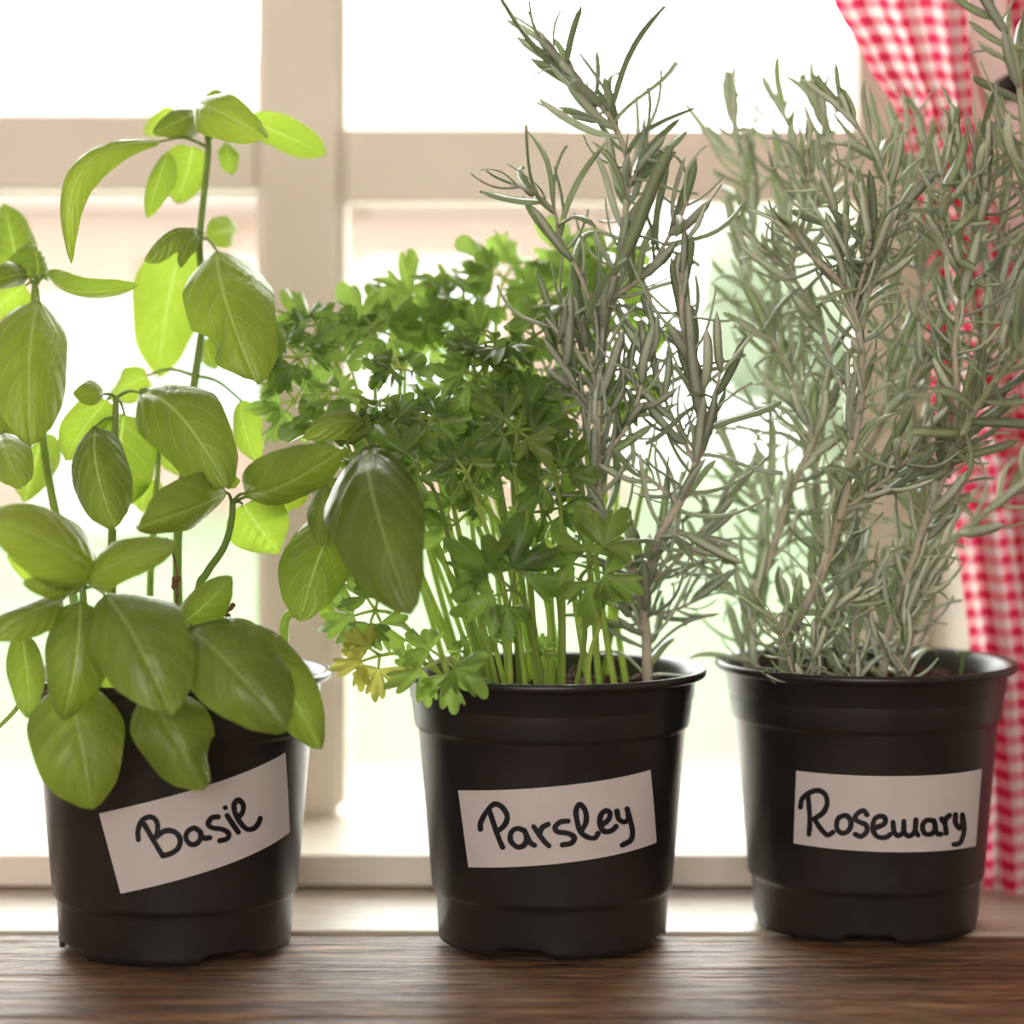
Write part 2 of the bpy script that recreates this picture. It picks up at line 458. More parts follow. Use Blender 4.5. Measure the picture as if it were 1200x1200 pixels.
# wooden sill: planks with gaps between them
sill = empty('trim_1', (0, SY, 0), 'rustic brown wooden windowsill of weathered planks', None, None, 'structure')
def plank(y0, y1, x0, x1, m, seed, relief, nx, ny, z=0.0, th=0.035):
    V, F, = [], []
    for j in range(ny + 1):
        fy = j / ny
        y = y0 + (y1 - y0) * fy
        e = min(fy, 1 - fy) * (y1 - y0)
        edge = -0.0014 * max(0, 1 - e / 0.004) ** 2
        for i in range(nx + 1):
            x = x0 + (x1 - x0) * i / nx
            h = noise.noise(Vector((x * 7 + seed, y * 230, seed))) * 0.6 + noise.noise(Vector((x * 16 + seed, y * 520, 3.1))) * 0.4
            wob = noise.noise(Vector((x * 4, y * 9, seed))) * 0.0006
            V.append((x, y, z + edge - relief + relief * h + wob - 0.0003))
    top = len(V)
    for j in range(ny):
        for i in range(nx):
            a = j * (nx + 1) + i
            F.append((a, a + 1, a + nx + 2, a + nx + 1))
    # skirt
    ring = [i for i in range(nx + 1)] + [j * (nx + 1) + nx for j in range(1, ny + 1)] + [ny * (nx + 1) + i for i in range(nx - 1, -1, -1)] + [j * (nx + 1) for j in range(ny - 1, 0, -1)]
    for a in ring:
        V.append((V[a][0], V[a][1], z - th))
    n = len(ring)
    for k in range(n):
        F.append((ring[k], top + k, top + (k + 1) % n, ring[(k + 1) % n]))
    F.append(tuple(top + k for k in range(n))[::-1])
    return V, F
SX0, SX1 = -0.62, 0.62
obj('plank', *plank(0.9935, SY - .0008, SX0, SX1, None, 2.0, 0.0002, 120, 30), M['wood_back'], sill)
obj('plank', *plank(0.862, 0.9925, SX0, SX1, None, 5.5, 0.0010, 300, 190), M['wood_front'], sill)
obj('plank', *plank(0.76, 0.861, SX0, SX1, None, 9.2, 0.0010, 300, 130), M['wood_front'], sill)

# ------------------------------------------------------------------ gingham curtain
def interp(tab, x):
    if x <= tab[0][0]: return tab[0][1:]
    for a, b in zip(tab, tab[1:]):
        if x <= b[0]:
            k = (x - a[0]) / (b[0] - a[0])
            k = k * k * (3 - 2 * k) * 0.4 + k * 0.6
            return tuple(p + (q - p) * k for p, q in zip(a[1:], b[1:]))
    return tab[-1][1:]
CD = 1.062
def curtain(name, tab, y0, y1, periods, folds, label, ph=0.0, dd=CD, parent=None):
    nv, nu = 110, 90
    V, F, UV = [], [], []
    for j in range(nv + 1):
        py = y0 + (y1 - y0) * j / nv
        xl, xr = interp(tab, py)
        wid = (xr - xl) * dd / FPX
        amp = 0.0045
        for i in range(nu + 1):
            s = i / nu
            f = math.sin(2 * math.pi * (s * folds + ph + 0.15 * math.sin(py / 160)))
            f2 = math.sin(2 * math.pi * (s * folds * 2.3 + 1.3 * ph + py / 700))
            p = P(xl + (xr - xl) * s, py, dd)
            p.y += amp * f + amp * 0.35 * f2
            p.x += 0.0012 * math.cos(2 * math.pi * (s * folds + ph)) * (0 if i in (0, nu) else 1)
            V.append(p)
            UV.append((s * periods, (py - y0) / 21.0 + 0.25 * f2 * 0.2))
    for j in range(nv):
        for i in range(nu):
            a = j * (nu + 1) + i
            F.append((a, a + nu + 1, a + nu + 2, a + 1))
    o = obj(name, V, F, M['gingham'], parent, True, UV, loc=None if parent else P(1200, 1045, dd))
    if label: tag(o, label, 'curtain')
    return o
tabA = [(-420, 900, 1125), (-200, 925, 1125), (0, 975, 1131), (70, 1015, 1134), (130, 1053, 1139), (200, 1070, 1150), (260, 1082, 1170),
        (330, 1086, 1192), (420, 1086, 1225), (500, 1094, 1245), (600, 1116, 1262), (800, 1140, 1290), (950, 1150, 1300), (1046, 1154, 1306)]
curtain('curtain', tabA, -420, 1046, 6.2, 2.6, 'red and white gingham curtain drawn aside beside the window')
tabB = [(-420, 1182, 1330), (0, 1184, 1335), (60, 1196, 1345), (300, 1215, 1350), (1040, 1330, 1440)]
curtain('curtain', tabB, -420, 1040, 6.0, 2.2, 'second gingham curtain fold hanging beyond the iron hook', 0.3, 1.068)
# hook and curtain cord on the wall
hk = empty('curtain_hook', P(1178, 104, SY), 'small dark iron curtain hook on the wall between gingham drapes', 'hook')
c = P(1178, 104, SY)
def disc_lathe(c, prof, seg=20):
    V, F = [], []
    for dy, r in prof:
        for s in range(seg):
            a = 2 * math.pi * s / seg
            V.append(c + Vector((r * math.cos(a), -dy, r * math.sin(a))))
    for i in range(len(prof) - 1):
        for s in range(seg):
            F.append((i * seg + s, i * seg + (s + 1) % seg, (i + 1) * seg + (s + 1) % seg, (i + 1) * seg + s))
    F.append(tuple(range(seg))); F.append(tuple((len(prof) - 1) * seg + s for s in range(seg))[::-1])
    return V, F
obj('base_plate', *disc_lathe(c, [(0.0004, .0052), (.0016, .0052), (.002, .0045)]), M['iron'], hk)
obj('knob', *disc_lathe(c, [(.002, .002), (.009, .002), (.0095, .0045), (.012, .0052), (.0145, .004), (.0155, .001)]), M['iron'], hk)
pts = [P(1128, 30, SY - .004), P(1138, 62, SY - .004), P(1148, 95, SY - .004), P(1157, 140, SY - .004), P(1160, 200, SY - .004), P(1165, 300, SY - .004)]
o = obj('curtain_cord', *tube(spline(pts, 6), .0009, .0009, 8), M['cord'], None, loc=pts[-1])
tag(o, 'thin dark red cord hanging on the wall beside the gingham curtain', 'cord')

# ------------------------------------------------------------------ outdoors
struct('floor_patio', *box(-14, 14, 1.33, 7.6, -1.1, -1.0), M['patio'], label='pale paved patio outside the window')
struct('floor_lawn', *box(-40, 40, 7.6, 60, -1.12, -1.02), M['lawn'], label='light green lawn outside the window')
house = empty('house', (-5, 25, -1.02), 'pale pinkish brick house blurred beyond the lawn', 'house')
obj('wall', *box(-12.5, 1.2, 25, 31, -1.02, 2.35), M['brick'], house, False)
rv = [(-13, 24.6, 2.35), (1.7, 24.6, 2.35), (1.7, 31.4, 2.35), (-13, 31.4, 2.35), (-11, 28, 4.3), (-.3, 28, 4.3)]
obj('roof', rv, [(0, 1, 5, 4), (1, 2, 5), (2, 3, 4, 5), (3, 0, 4), (0, 3, 2, 1)], M['roof'], house, False)
for x in (-9.2, -6.4, -2.9, -0.9):
    wn = obj('window_frame', *box(x - .62, x + .62, 24.93, 25, .0, 1.5), M['white'], house, False)
    obj('window_pane', *box(x - .52, x - .04, 24.90, 24.93, .1, 1.4), M['pane_far'], wn, False)
    obj('window_pane', *box(x + .04, x + .52, 24.90, 24.93, .1, 1.4), M['pane_far'], wn, False)
dr = obj('door', *box(-4.9, -3.95, 24.92, 25, -1.02, 1.1), M['white'], house, False)
obj('door_panel', *box(-4.7, -4.15, 24.9, 24.92, .1, .95), M['pane_far'], dr, False)
def icoball(c, r, seed, sub=3, amp=0.28):
    import bmesh
    bm = bmesh.new()
    bmesh.ops.create_icosphere(bm, subdivisions=sub, radius=1)
    for v in bm.verts:
        k = 1 + amp * noise.noise(v.co * 1.7 + Vector((seed, 0, 0))) + amp * .6 * noise.noise(v.co * 5 + Vector((seed, 0, 0)))
        v.co = Vector(c) + Vector((v.co.x * r[0], v.co.y * r[1], v.co.z * r[2])) * k
    bm.verts.index_update()
    V = [v.co.copy() for v in bm.verts]; F = [tuple(v.index for v in f.verts) for f in bm.faces]
    bm.free()
    return V, F
for i, (x, y, h, w, lab) in enumerate(((2.6, 19, 2.0, 1.1, 'rounded pale green tree beside the brick house'), (5.4, 23, 3.2, 1.8, 'broad pale green tree standing farther from the house'),
                                       (-7.6, 17, .25, 1.1, 'low round garden shrub in front of the house'))):
    t = empty('garden_tree' if i < 2 else 'garden_shrub', (x, y, -1.02), lab, 'tree' if i < 2 else 'shrub')
    obj('trunk', *tube([Vector((x, y, -1.02)), Vector((x, y, h * .4))], .12, .08, 10), M['bark'], t)
    obj('foliage', *icoball((x, y, h * .45 + .1), (w, w, max(.85, h * .55)), i * 3.3, 4), M['tree'], t)

# ------------------------------------------------------------------ pots
PH = 0.1110
PROF = [  # outer profile (z, r) top to bottom
    (.1110, .0620), (.1107, .0630), (.1097, .0634), (.1082, .0632), (.1075, .0624), (.1073, .0598), (.1062, .0590),
    (.0992, .0583), (.0982, .0577), (.0972, .0576), (.0888, .0566), (.0877, .0562), (.0867, .0552), (.0861, .0549),
    (.0232, .0495), (.0220, .0493), (.0212, .0486), (.0202, .0478), (.0196, .0476), (.0040, .0469), (.0012, .0466)]
def body_r(z):
    """radius of the tapered body between the two steps"""
    return .0495 + (z - .0232) / (.0861 - .0232) * (.0549 - .0495)
SOIL = 0.1015
def make_pot(root, c, notch0):
    seg = 120
    V, F = [], []
    rows = list(PROF)
    inner = [(.1101, .0596), (.1073, .0578), (.0985, .0566), (.0880, .0549), (.0232, .0483), (.0070, .0455)]
    def notch(a):
        # four feet: the skirt is cut away between them
        k = (math.degrees(a) + notch0) % 90
        d = abs(k - 45)
        return max(0.0, min(1.0, (15 - d) / 3.5))
    for ri, (z, r) in enumerate(rows):
        for s in range(seg):
            a = 2 * math.pi * s / seg
            zz = z
            if ri >= len(rows) - 2:
                zz = z + notch(a) * (  .0034 if ri == len(rows) - 1 else .0018)
            V.append(c + Vector((r * math.cos(a), r * math.sin(a), zz)))
    n1 = len(rows)
    # inside of the foot skirt and the floor of the pot
    for z, r in ((.0012, .0449), (.0032, .0440), (.0024, .0300), (.0024, .0010)):
        for s in range(seg):
            a = 2 * math.pi * s / seg
            zz = z + (notch(a) * .0034 if z < .002 else 0)
            V.append(c + Vector((r * math.cos(a), r * math.sin(a), zz)))
    n2 = n1 + 4
    for i in range(n2 - 1):
        for s in range(seg):
            t = (s + 1) % seg
            F.append((i * seg + s, (i + 1) * seg + s, (i + 1) * seg + t, i * seg + t))
    base = n2 * seg
    for z, r in inner:
        for s in range(seg):
            a = 2 * math.pi * s / seg
            V.append(c + Vector((r * math.cos(a), r * math.sin(a), z)))
    for s in range(seg):
        t = (s + 1) % seg
        F.append((s, t, base + t, base + s))
        for i in range(len(inner) - 1):
            F.append((base + i * seg + s, base + i * seg + t, base + (i + 1) * seg + t, base + (i + 1) * seg + s))
    F.append(tuple(base + (len(inner) - 1) * seg + s for s in range(seg)))
    return obj('pot', V, F, M['plastic'], root)
def make_soil(root, c, seed):
    V, F = [], []
    nr, ns = 16, 60
    V.append(c + Vector((0, 0, SOIL)))
    for i in range(1, nr + 1):
        r = .0556 * i / nr
        for s in range(ns):
            a = 2 * math.pi * s / ns
            x, y = r * math.cos(a), r * math.sin(a)
            h = .0035 * noise.noise(Vector((x * 90, y * 90, seed))) + .002 * noise.noise(Vector((x * 260, y * 260, seed)))
            V.append(c + Vector((x, y, SOIL + h)))
    for s in range(ns):
        F.append((0, 1 + s, 1 + (s + 1) % ns))
    for i in range(nr - 1):
        for s in range(ns):
            t = (s + 1) % ns
            F.append((1 + i * ns + s, 1 + (i + 1) * ns + s, 1 + (i + 1) * ns + t, 1 + i * ns + t))
    so = obj('soil', V, F, M['soil'], root)
    rr = random.Random(seed)
    parts = []
    for k in range(150):
        a = rr.uniform(0, 6.283); r = .053 * math.sqrt(rr.random())
        q = rr.uniform(.0012, .0034)
        parts.append(icoball(c + Vector((r * math.cos(a), r * math.sin(a), SOIL + q * .5)), (q, q * rr.uniform(.7, 1.2), q * .8), k * 1.7, 1, .5))
    cl = obj('soil_crumbs', *merge(parts), M['clod'], root)
    cl['kind'] = 'stuff'
    return so

def hit_pot(c, px, py):
    """where the view ray through a pixel meets the tapered body: (angle, z)"""
    d = Vector(((px - 600) / FPX, 1, -(py - HZ) / FPX))
    o = Vector((0, 0, CAMH))
    lo = c.y - .075
    t = lo
    for k in range(3000):
        p = o + d * t
        r = math.hypot(p.x - c.x, p.y - c.y)
        if r <= body_r(p.z): break
        t += .00003
    return math.atan2(p.x - c.x, -(p.y - c.y)), p.z
def on_pot(c, th, z, lift):
    r = body_r(z) + lift
    return c + Vector((r * math.sin(th), -r * math.cos(th), z))
def make_label(root, c, corners, strokes, width):
    (a, b, cc, dd) = [hit_pot(c, *q) for q in corners]   # tl, tr, br, bl
    nu, nv = 32, 8
    V, F, = [], []
    for lift in (.0006, .0003):
        for j in range(nv + 1):
            v = j / nv
            for i in range(nu + 1):
                u = i / nu
                th = (a[0] * (1 - u) + b[0] * u) * (1 - v) + (dd[0] * (1 - u) + cc[0] * u) * v
                z = (a[1] * (1 - u) + b[1] * u) * (1 - v) + (dd[1] * (1 - u) + cc[1] * u) * v
                V.append(on_pot(c, th, z, lift))
    n = (nu + 1) * (nv + 1)
    for j in range(nv):
        for i in range(nu):
            q = j * (nu + 1) + i
            F.append((q, q + nu + 1, q + nu + 2, q + 1))
            F.append((n + q, n + q + 1, n + q + nu + 2, n + q + nu + 1))
    ring = [i for i in range(nu + 1)] + [j * (nu + 1) + nu for j in range(1, nv + 1)] + [nv * (nu + 1) + i for i in range(nu - 1, -1, -1)] + [j * (nu + 1) for j in range(nv - 1, 0, -1)]
    for k in range(len(ring)):
        p, q = ring[k], ring[(k + 1) % len(ring)]
        F.append((p, q, n + q, n + p))
    lab = obj('paper_label', V, F, M['paper'], root, False)
    # marker strokes: flat ribbons lying on the paper
    parts = []
    for st in strokes:
        pts = spline([Vector((x, y, 0)) for x, y in st], 6) if len(st) > 1 else [Vector((st[0][0], st[0][1], 0))]
        V2, F2 = [], []
        n0 = len(pts)
        def put(x, y):
            th, z = hit_pot(c, x, y)
            return on_pot(c, th, z, .00085)
        wv = [width / 2 * (1 + .13 * noise.noise(Vector((p.x * .09, p.y * .09, 1)))) for p in pts]
        if n0 > 1:
            for i, p in enumerate(pts):
                t = (pts[min(i + 1, n0 - 1)] - pts[max(i - 1, 0)])
                t = t.normalized() if t.length > 1e-6 else Vector((1, 0, 0))
                nx, ny = -t.y, t.x
                V2.append(put(p.x + nx * wv[i], p.y + ny * wv[i]))
                V2.append(put(p.x - nx * wv[i], p.y - ny * wv[i]))
            for i in range(n0 - 1):
                F2.append((2 * i, 2 * i + 1, 2 * i + 3, 2 * i + 2))
        for e in ((0, n0 - 1) if n0 > 1 else (0,)):
            k0 = len(V2)
            for s in range(12):
                an = 2 * math.pi * s / 12
                V2.append(put(pts[e].x + wv[e] * math.cos(an), pts[e].y + wv[e] * math.sin(an)))
            F2.append(tuple(k0 + s for s in range(12)))
        parts.append((V2, F2))
    wr = obj('handwriting', *merge(parts), M['ink'], lab)
    return lab
def conv(strokes, ox, oy, sc):
    return [[(ox + x / sc, oy + y / sc) for x, y in st] for st in strokes]
BASIL = conv([
    [(264, 568), (262, 515), (283, 458), (328, 434), (364, 452), (376, 498), (368, 545)],
    [(298, 478), (338, 548), (378, 618), (404, 660)],
    [(368, 552), (418, 516), (472, 522), (504, 562), (494, 616), (452, 648), (404, 662)],
    [(622, 522), (588, 500), (550, 518), (538, 556), (560, 592), (598, 592), (622, 560), (622, 526)],
    [(622, 530), (640, 558), (676, 556)],
    [(724, 434), (688, 440), (666, 474), (690, 498), (750, 508), (784, 532), (776, 562), (734, 574)],
    [(776, 426), (806, 474), (840, 524)], [(765, 381)],
    [(836, 442), (864, 408), (868, 364), (840, 336), (816, 362), (822, 412), (850, 466), (890, 506), (930, 502), (956, 472), (967, 442)]], 110, 870, 5)
PARSLEY = conv([
    [(165, 390), (167, 352), (200, 290), (240, 250), (280, 262), (312, 310), (304, 358), (272, 394)],
    [(217, 292), (240, 365), (268, 445), (288, 492)],
    [(408, 398), (366, 386), (334, 412), (334, 458), (370, 490), (408, 478), (422, 434), (408, 398)],
    [(418, 424), (440, 465), (464, 480)],
    [(460, 376), (490, 420), (518, 458), (544, 484)], [(490, 424), (506, 382), (540, 362)],
    [(650, 344), (606, 350), (578, 380), (592, 404), (650, 414), (684, 436), (668, 468), (618, 478)],
    [(724, 402), (750, 345), (744, 284), (714, 250), (694, 286), (700, 344), (716, 400), (752, 432), (796, 440), (816, 414)],
    [(828, 372), (870, 340), (882, 302), (860, 286), (832, 310), (826, 364), (850, 402), (890, 398), (916, 374)],
    [(920, 290), (930, 332), (960, 350), (984, 330), (978, 276)],
    [(976, 276), (994, 340), (1006, 400), (998, 450), (950, 480)]], 530, 890, 4.8)
ROSEMARY = conv([
    [(96, 278), (106, 230), (150, 192), (202, 180), (240, 206), (250, 258), (226, 310), (176, 346)],
    [(140, 214), (148, 300), (150, 380), (145, 438)], [(176, 346), (212, 402), (250, 440), (284, 424)],
    [(346, 326), (312, 346), (306, 400), (336, 430), (374, 414), (388, 370), (370, 332), (346, 326)],
    [(480, 322), (460, 298), (426, 314), (410, 345), (436, 364), (474, 382), (478, 420), (446, 448), (412, 436)],
    [(524, 400), (578, 376), (584, 342), (556, 330), (522, 350), (514, 408), (540, 450), (588, 454), (614, 436)],
    [(630, 366), (636, 420), (660, 444), (690, 420), (692, 360)], [(690, 400), (698, 430), (722, 446), (754, 420), (762, 352)],
    [(756, 410), (774, 442)],
    [(866, 358), (824, 354), (800, 386), (812, 430), (850, 434), (874, 400), (866, 358)], [(870, 390), (884, 432), (906, 436)],
    [(910, 346), (930, 380), (936, 430)], [(930, 386), (932, 350), (956, 325)],
    [(990, 320), (990, 368), (1014, 402), (1030, 372), (1030, 322)], [(1030, 322), (1040, 400), (1030, 458), (1012, 490), (980, 496)]], 920, 890, 5)

def ground(px, d): return Vector(((px - 600) * d / FPX, d, 0))
CB, CP, CR = ground(206, .972), ground(647, .983), ground(1014, 1.009)
potA = empty('potted_basil', CB, 'black pot labelled Basil with broad glossy leafy basil plants', 'potted herb')
potB = empty('potted_parsley', CP, 'black pot labelled Parsley with curly parsley and a rosemary sprig', 'potted herb')
potC = empty('potted_rosemary', CR, 'black pot labelled Rosemary with tall thin-leaved bushy stems', 'potted herb')
for root, c, n0, sd in ((potA, CB, 10, 3), (potB, CP, 61, 11), (potC, CR, 51, 23)):
    make_pot(root, c, n0)
    make_soil(root, c, sd)
make_label(potA, CB, [(117, 953), (333, 882), (338, 975), (142, 1047)], BASIL, 6.2)
make_label(potB, CP, [(538, 926), (761, 902), (768, 987), (550, 1016)], PARSLEY, 6.3)
make_label(potC, CR, [(934, 903), (1149, 901), (1142, 991), (931, 988)], ROSEMARY, 6.0)

# ------------------------------------------------------------------ basil
def wprof(t):
    return (t ** .46) * ((1 - t) ** .64) / (.418 ** .46 * .582 ** .64) * (1 - .35 * max(0, (t - .86) / .14) * (1 - t) / .07 * .5)
def basil_leaf(stem, b, tip, wpx, roll=0, arch=.10, cup=.35, bend=0.0, young=False, seed=0, curl=0.0, notch=None):
    tip = (tip[0], tip[1], b[2] + (tip[2] - b[2]) * 1.35)
    arch, cup = arch * 1.25, cup * 1.55
    P0, P1 = P(*b), P(*tip)
    ax = P1 - P0
    L = ax.length
    a = ax / L
    midp = (P0 + P1) / 2
    n = Vector((0, 0, CAMH)) - midp
    n = (n - a * n.dot(a)).normalized()
    s = a.cross(n).normalized()
    rl = math.radians(roll)
    n, s = n * math.cos(rl) + s * math.sin(rl), s * math.cos(rl) - n * math.sin(rl)
    hw = wpx * midp.y / FPX / 2 / max(.35, math.cos(rl))
    nt_, ns_ = 26, 16
    q1, q2, q3, q4 = (math.sin(seed * k + k) for k in (1.7, 2.9, 4.3, 5.9))
    V, F, UV = [], [], []
    for j in range(nt_ + 1):
        t = j / nt_
        w = hw * wprof(min(max(t, .0005), .9995)) if 0 < j < nt_ else hw * .02
        for i in range(ns_ + 1):
            g = i / ns_ * 2 - 1
            ag = abs(g)
            ph = 2 * math.pi * (6 * t - 2.1 * ag ** 1.35)
            puck = -.085 * hw * math.cos(ph) * min(1, ag * 3) * (1 - ag * .7) * min(1, 4 * t, 4 * (1 - t))
            mid = -.06 * hw * math.exp(-(g / .10) ** 2)
            wave = hw * .12 * ag ** 2 * math.sin(9 * t + seed * 2.1 + (0 if g < 0 else 1.7))
            h = arch * L * 4 * t * (1 - t) - cup * w * ag ** 1.7 + puck + mid + wave - curl * L * t ** 3
            ws = w * (1 + (.10 * q1 if g > 0 else -.10 * q1) + .035 * math.sin(11 * t + q2 * 5 + (2 if g > 0 else 0)))
            h += .16 * q3 * w * g + .10 * hw * ag * math.sin(5 * t + 3 * q4) + .12 * max(0, q2) * w * ag
            if notch and g * notch[2] > 0 and notch[0] < t < notch[1]:
                ws = ws * (1 - .38 * math.sin(math.pi * (t - notch[0]) / (notch[1] - notch[0])) ** .6)
            V.append(P0 + a * (t * L) + s * (ws * g * (1 - .10 * cup * ag)) + s * ((bend + .035 * q4) * L * 4 * t * (1 - t)) + n * h)
            UV.append((i / ns_, t))
    for j in range(nt_):
        for i in range(ns_):
            q = j * (ns_ + 1) + i
            F.append((q, q + 1, q + ns_ + 2, q + ns_ + 1))
    return obj('leaf', V, F, M['basil_lit' if young else 'basil'], stem, True, UV)

def soil_pt(px, d):
    p = Vector(((px - 600) * d / FPX, d, SOIL - .006))
    c = min((CB, CP, CR), key=lambda q: (q.x - p.x) ** 2 + (q.y - p.y) ** 2)
    v = Vector((p.x - c.x, p.y - c.y, 0))
    if v.length > .047:
        v *= .047 / v.length
        p = Vector((c.x + v.x, c.y + v.y, p.z))
    return p
def basil_plant(base, pts, leaves, r0=.0021, r1=.0012):
    path = [soil_pt(*base)] + [P(*q) for q in pts]
    parts = [tube(spline(path, 6), r0, r1, 10)]
    specs = []
    for lf in leaves:
        node = lf.get('n')
        if node:
            a, b = P(*node), P(*lf['b'])
            m = (a + b) / 2 + Vector((0, 0, .12 * (b - a).length))
            parts.append(tube(spline([a, m, b], 5), .0008, .0005, 8))
    st = obj('stem', *merge(parts), M['basil_stem'], potA)
    for i, lf in enumerate(leaves):
        kw = {k: v for k, v in lf.items() if k not in ('n', 'b', 't', 'w')}
        basil_leaf(st, lf['b'], lf['t'], lf['w'], seed=i + base[0] * .1, **kw)
    return st
def lf(b, t, w, n=None, **k):
    d = dict(b=b, t=t, w=w, **k)
    if n: d['n'] = n
    return d
# tall plant at the back
NA, NA2, NA3 = (243, 172, 1.0), (234, 280, 1.0), (228, 440, .995)
basil_plant((214, .985), [(208, 640, .985), (222, 500, .99), (229, 440, .995), (240, 350, 1.0), (234, 285, 1.0), (244, 180, 1.0), (241, 150, 1.0)], [
    lf((187, 166, .985), (83, 308, .965), 36, NA, roll=28, arch=.20, cup=.5, bend=.17),
    lf((228, 122, .985), (306, 158, .96), 58, (241, 152, 1.0), roll=-10, arch=.12, cup=.3, curl=.05),
    lf((292, 140, 1.005), (382, 182, 1.02), 44, (243, 165, 1.0), young=True, arch=.05, cup=.15, roll=10),
    lf((236, 132, 1.01), (180, 156, .99), 40, None, arch=.16, cup=.5, roll=15),
    lf((205, 132, 1.02), (170, 158, 1.03), 30, None, young=True),
    lf((226, 172, 1.01), (206, 236, 1.02), 56, None, young=True, arch=.04, cup=.2),
    lf((196, 178, 1.0), (173, 256, .99), 32, None, young=True, arch=.08, cup=.3, roll=20),
    lf((264, 166, 1.005), (270, 205, 1.0), 26, None, young=True),
    lf((242, 118, .99), (262, 108, 1.0), 18, None, young=True),
    lf((240, 275, 1.01), (280, 268, 1.03), 38, NA2, young=True, arch=.05, cup=.1),
    lf((226, 268, .99), (170, 306, .98), 26, NA2, roll=40, arch=.14, cup=.5),
    lf((214, 284, 1.02), (186, 440, 1.035), 86, NA2, young=True, arch=.06, cup=.2),
    lf((232, 276, .985), (212, 314, .975), 18, None, roll=30),
    lf((254, 294, .985), (302, 452, .958), 112, NA2, arch=.13, cup=.38, notch=(.55, .78, 1)),
    lf((240, 398, 1.01), (252, 432, 1.02), 30, NA3, young=True),
    lf((283, 470, .99), (303, 542, .985), 40, NA3, young=True, roll=25, arch=.1),
    lf((172, 440, 1.0), (128, 470, 1.01), 40, NA3, young=True, roll=20),
])
# plant at the back left
NB = (42, 335, .985)
basil_plant((112, .975), [(84, 690, .98), (60, 575, .985), (50, 510, .985), (42, 430, .985), (40, 345, .985), (46, 318, .985)], [
    lf((22, 322, .995), (4, 238, 1.01), 52, NB, young=True, arch=.05),
    lf((44, 326, .98), (34, 284, .985), 58, None, young=True, arch=.18, cup=.7, roll=25),
    lf((56, 322, .98), (163, 334, .95), 30, NB, arch=.12, cup=.45, roll=25, young=True),
    lf((46, 352, .975), (36, 527, .945), 102, NB, arch=.13, cup=.42),
    lf((34, 322, .985), (-20, 332, .965), 34, None, arch=.14, cup=.5),
    lf((30, 335, .995), (-14, 372, 1.0), 44, NB, young=True),
    lf((2, 508, .965), (26, 574, .94), 56, (40, 470, .985), arch=.12, cup=.45),
    lf((52, 505, 1.0), (28, 590, 1.01), 66, (50, 500, .985), young=True, arch=.05),
    lf((18, 480, .985), (-12, 528, .97), 40, (46, 470, .985), arch=.1),
    lf((80, 690, .985), (8, 650, .98), 30, (84, 690, .98), young=True),
])
# plant in the middle
NC = (136, 466, .962)
basil_plant((133, .96), [(131, 690, .96), (132, 600, .96), (135, 500, .962), (136, 464, .962)], [
    lf((164, 460, .955), (266, 572, .925), 98, NC, arch=.16, cup=.45, bend=-.07, roll=-8),
    lf((112, 500, .955), (136, 622, .935), 74, (134, 490, .962), arch=.12, cup=.5, roll=12),
    lf((126, 468, .97), (76, 540, .985), 52, NC, young=True, arch=.1),
    lf((146, 486, .975), (140, 598, .985), 84, NC, young=True, arch=.07, cup=.2),
    lf((120, 462, .96), (84, 462, .945), 32, NC, arch=.2, cup=.5),
    lf((176, 560, .99), (165, 600, 1.0), 44, None, young=True),
])
# short plant with a curved stem, right of the middle
ND = (272, 590, .938)
basil_plant((226, .945), [(232, 700, .945), (242, 672, .943), (262, 642, .94), (271, 612, .938), (273, 584, .938)], [
    lf((266, 577, .93), (158, 618, .905), 66, ND, arch=.14, cup=.42, roll=-18),
    lf((288, 578, .93), (404, 524, .905), 72, ND, arch=.14, cup=.42, roll=14),
    lf((284, 590, .945), (328, 650, .955), 76, ND, young=True, arch=.06, cup=.25),
    lf((276, 572, .935), (266, 560, .93), 20, None, young=True),
    lf((306, 588, .955), (362, 582, .96), 34, ND, arch=.1),
], .0018, .0012)
# right-hand plant leaning out over the gap
NE = (414, 540, .955)
basil_plant((334, .975), [(333, 735, .975), (344, 716, .972), (372, 690, .965), (398, 640, .96), (412, 570, .955), (420, 522, .953)], [
    lf((432, 524, .93), (482, 720, .885), 124, (420, 522, .953), arch=.16, cup=.4),
    lf((432, 500, .95), (354, 512, .935), 38, (420, 522, .953), arch=.2, cup=.4, roll=20),
    lf((382, 566, .935), (378, 642, .92), 40, NE, arch=.1, cup=.5),
    lf((402, 600, .955), (352, 728, .93), 92, NE, arch=.12, cup=.4, roll=8),
    lf((398, 506, .96), (446, 496, .955), 40, NE, arch=.15, cup=.4),
    lf((368, 690, .965), (392, 734, .955), 22, (372, 690, .965), young=True),
    lf((400, 560, .95), (372, 612, .945), 50, NE, arch=.1),
], .0021, .0014)
